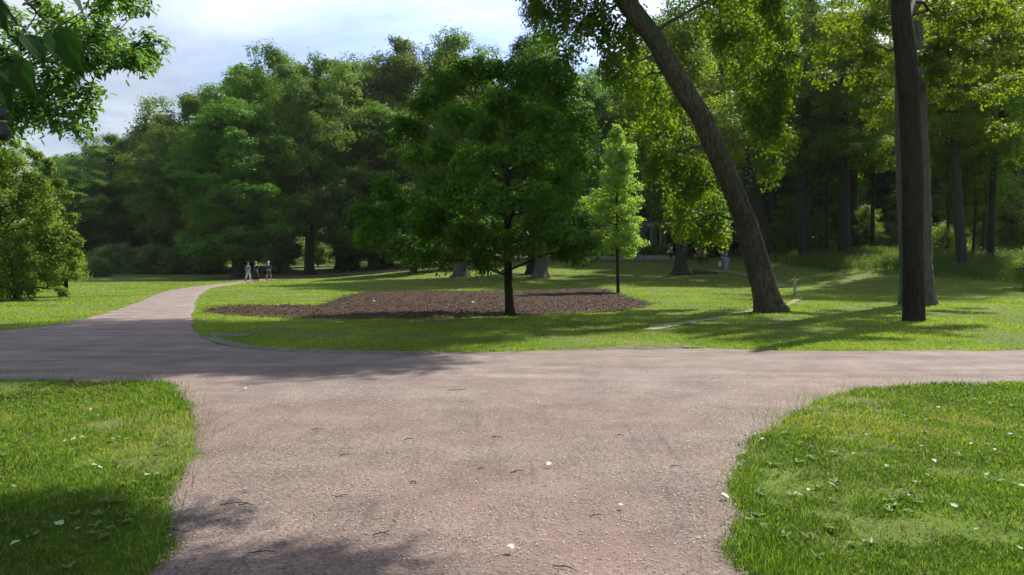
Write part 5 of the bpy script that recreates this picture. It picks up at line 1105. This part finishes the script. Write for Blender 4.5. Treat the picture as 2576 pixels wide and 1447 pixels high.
for i, (px_, py_, s_) in enumerate(VL): leaf_obj(px_, py_, .028 + .014 * s_, i * 1.9, 'dead_leaf', NL[i], 'pale leaves in the lower left verge', seed=90 + i)
VC = [(1190, 768, .3), (940, 765, .2), (1010, 760, .2), (1480, 790, .2), (880, 770, .2), (1380, 770, .2), (700, 775, .2), (1160, 785, .2)]
NC = row_names(VC, ['back', 'front'], 'pale leaf on the brown soil bed, %s from left in the %s row')
for i, (px_, py_, s_) in enumerate(VC):
    g_ = g2(px_, py_); o = leaf_obj(1288, 1000, .16, i * 1.1, 'dead_leaf', NC[i], 'pale leaves on the soil bed', seed=130 + i); o.location = (g_[0], g_[1], gz(*g_) + .10)
# twigs
TW = [(590, 1275, .09), (620, 1278, .05), (440, 1342, .08), (1040, 1220, .03), (1300, 1193, .06), (870, 1150, .05), (1560, 1100, .03), (1150, 985, .12), (1250, 1105, .05), (1030, 1110, .05), (960, 1350, .06), (1420, 1440, .07), (1700, 1180, .05), (860, 1255, .05), (1210, 1185, .03), (800, 1085, .06), (660, 1400, .08), (1500, 1305, .05)]
NT = row_names(TW, ['farthest', 'middle', 'nearest'], 'thin brown twig on the gravel path, %s from left in the %s row')
for i, (px_, py_, L_) in enumerate(TW):
    x, y = F(px_, py_); rng_ = R(i); a = rng_.uniform(-.7, .7); P = np.array([[-L_, 0, .006], [-L_ * .3, L_ * .12 * rng_.normal(), .012], [L_ * .3, L_ * .2 * rng_.normal(), .012], [L_, 0, .007]])
    m_ = MB(); m_.tube(P, [.0030, .0034, .003, .0018], 6); m_.tube(np.array([P[1], P[1] + [L_ * .2, L_ * .25, .008]]), [.0022, .001], 5)
    o = link('twig', m_.mesh('twig', M['twig']), loc=(x, y, .014)); o.rotation_euler = (0, 0, a); tag(o, NT[i], 'twig', 'twigs on the path')
# taller stalks and broad weeds on the verge edges
rng = R(43); P = []; A = []; L = []; W = []; ed_ = []
for poly in (verge_left[1:15], verge_right[1:12]):
    q = np.array(poly); sg_ = np.r_[0, np.cumsum(np.linalg.norm(np.diff(q, axis=0), axis=1))]
    for _ in range(240):
        s_ = rng.uniform(0, sg_[-1]); p = [np.interp(s_, sg_, q[:, 0]), np.interp(s_, sg_, q[:, 1])]; p = np.array(p) + rng.normal(0, .09, 2)
        a = rng.uniform(0, 6.28); P.append((*p, 0)); A.append((math.cos(a) * .35, math.sin(a) * .35, 1)); L.append(rng.uniform(.10, .26)); W.append(.005)
k = len(P); P = np.array(P); A = np.array(A); stalk = leaf_arrays(P, unit(A), rng.normal(0, 1, (k, 3)), np.array(L), np.array(W), .3)
n2 = 700; a = rng.uniform(-.68, .68, n2); r = np.exp(rng.uniform(math.log(3.9), math.log(16), n2)); x = r * np.sin(a); y = r * np.cos(a); ok = on_lawn(x, y) & (fb(x * 1.3, y * 1.3, 2) > .45); x, y = x[ok], y[ok]
k2 = len(x); x = np.repeat(x, 6); y = np.repeat(y, 6); a = rng.uniform(0, 6.28, len(x)); wl_ = leaf_arrays(np.c_[x, y, np.full(len(x), .012)], unit(np.c_[np.cos(a), np.sin(a), rng.uniform(.2, .8, len(x))]), np.tile([0, 0, 1.], (len(x), 1)), rng.uniform(.03, .075, len(x)), rng.uniform(.018, .035, len(x)), .2, 6)
V = np.vstack([stalk[0], wl_[0]]); Q = np.vstack([stalk[1], wl_[1] + len(stalk[0])])
tag(link('weeds', mesh_np('weeds', V, Q, M['weed'], rng.random(len(Q)))), 'broad leaved weeds and long stalks in the verge grass', 'weeds', kind='stuff')

# ------------------------------------------------------------------ thin distance haze, added to lift the deep shade under the trees
m, nt, o_ = mat('haze'); pv = nt.nodes.new('ShaderNodeVolumePrincipled'); pv.inputs['Color'].default_value = (.84, .95, .91, 1); pv.inputs['Density'].default_value = .00012; pv.inputs['Anisotropy'].default_value = .1
nt.links.new(pv.outputs[0], o_.inputs['Volume'])
mb = MB(); mb.box((10, 0, 20.5), (3600, 3600, 21.5)); tag(link('haze', mb.mesh('haze', m)), 'thin pale haze added to lift the deep shade of the park', 'haze', kind='stuff')
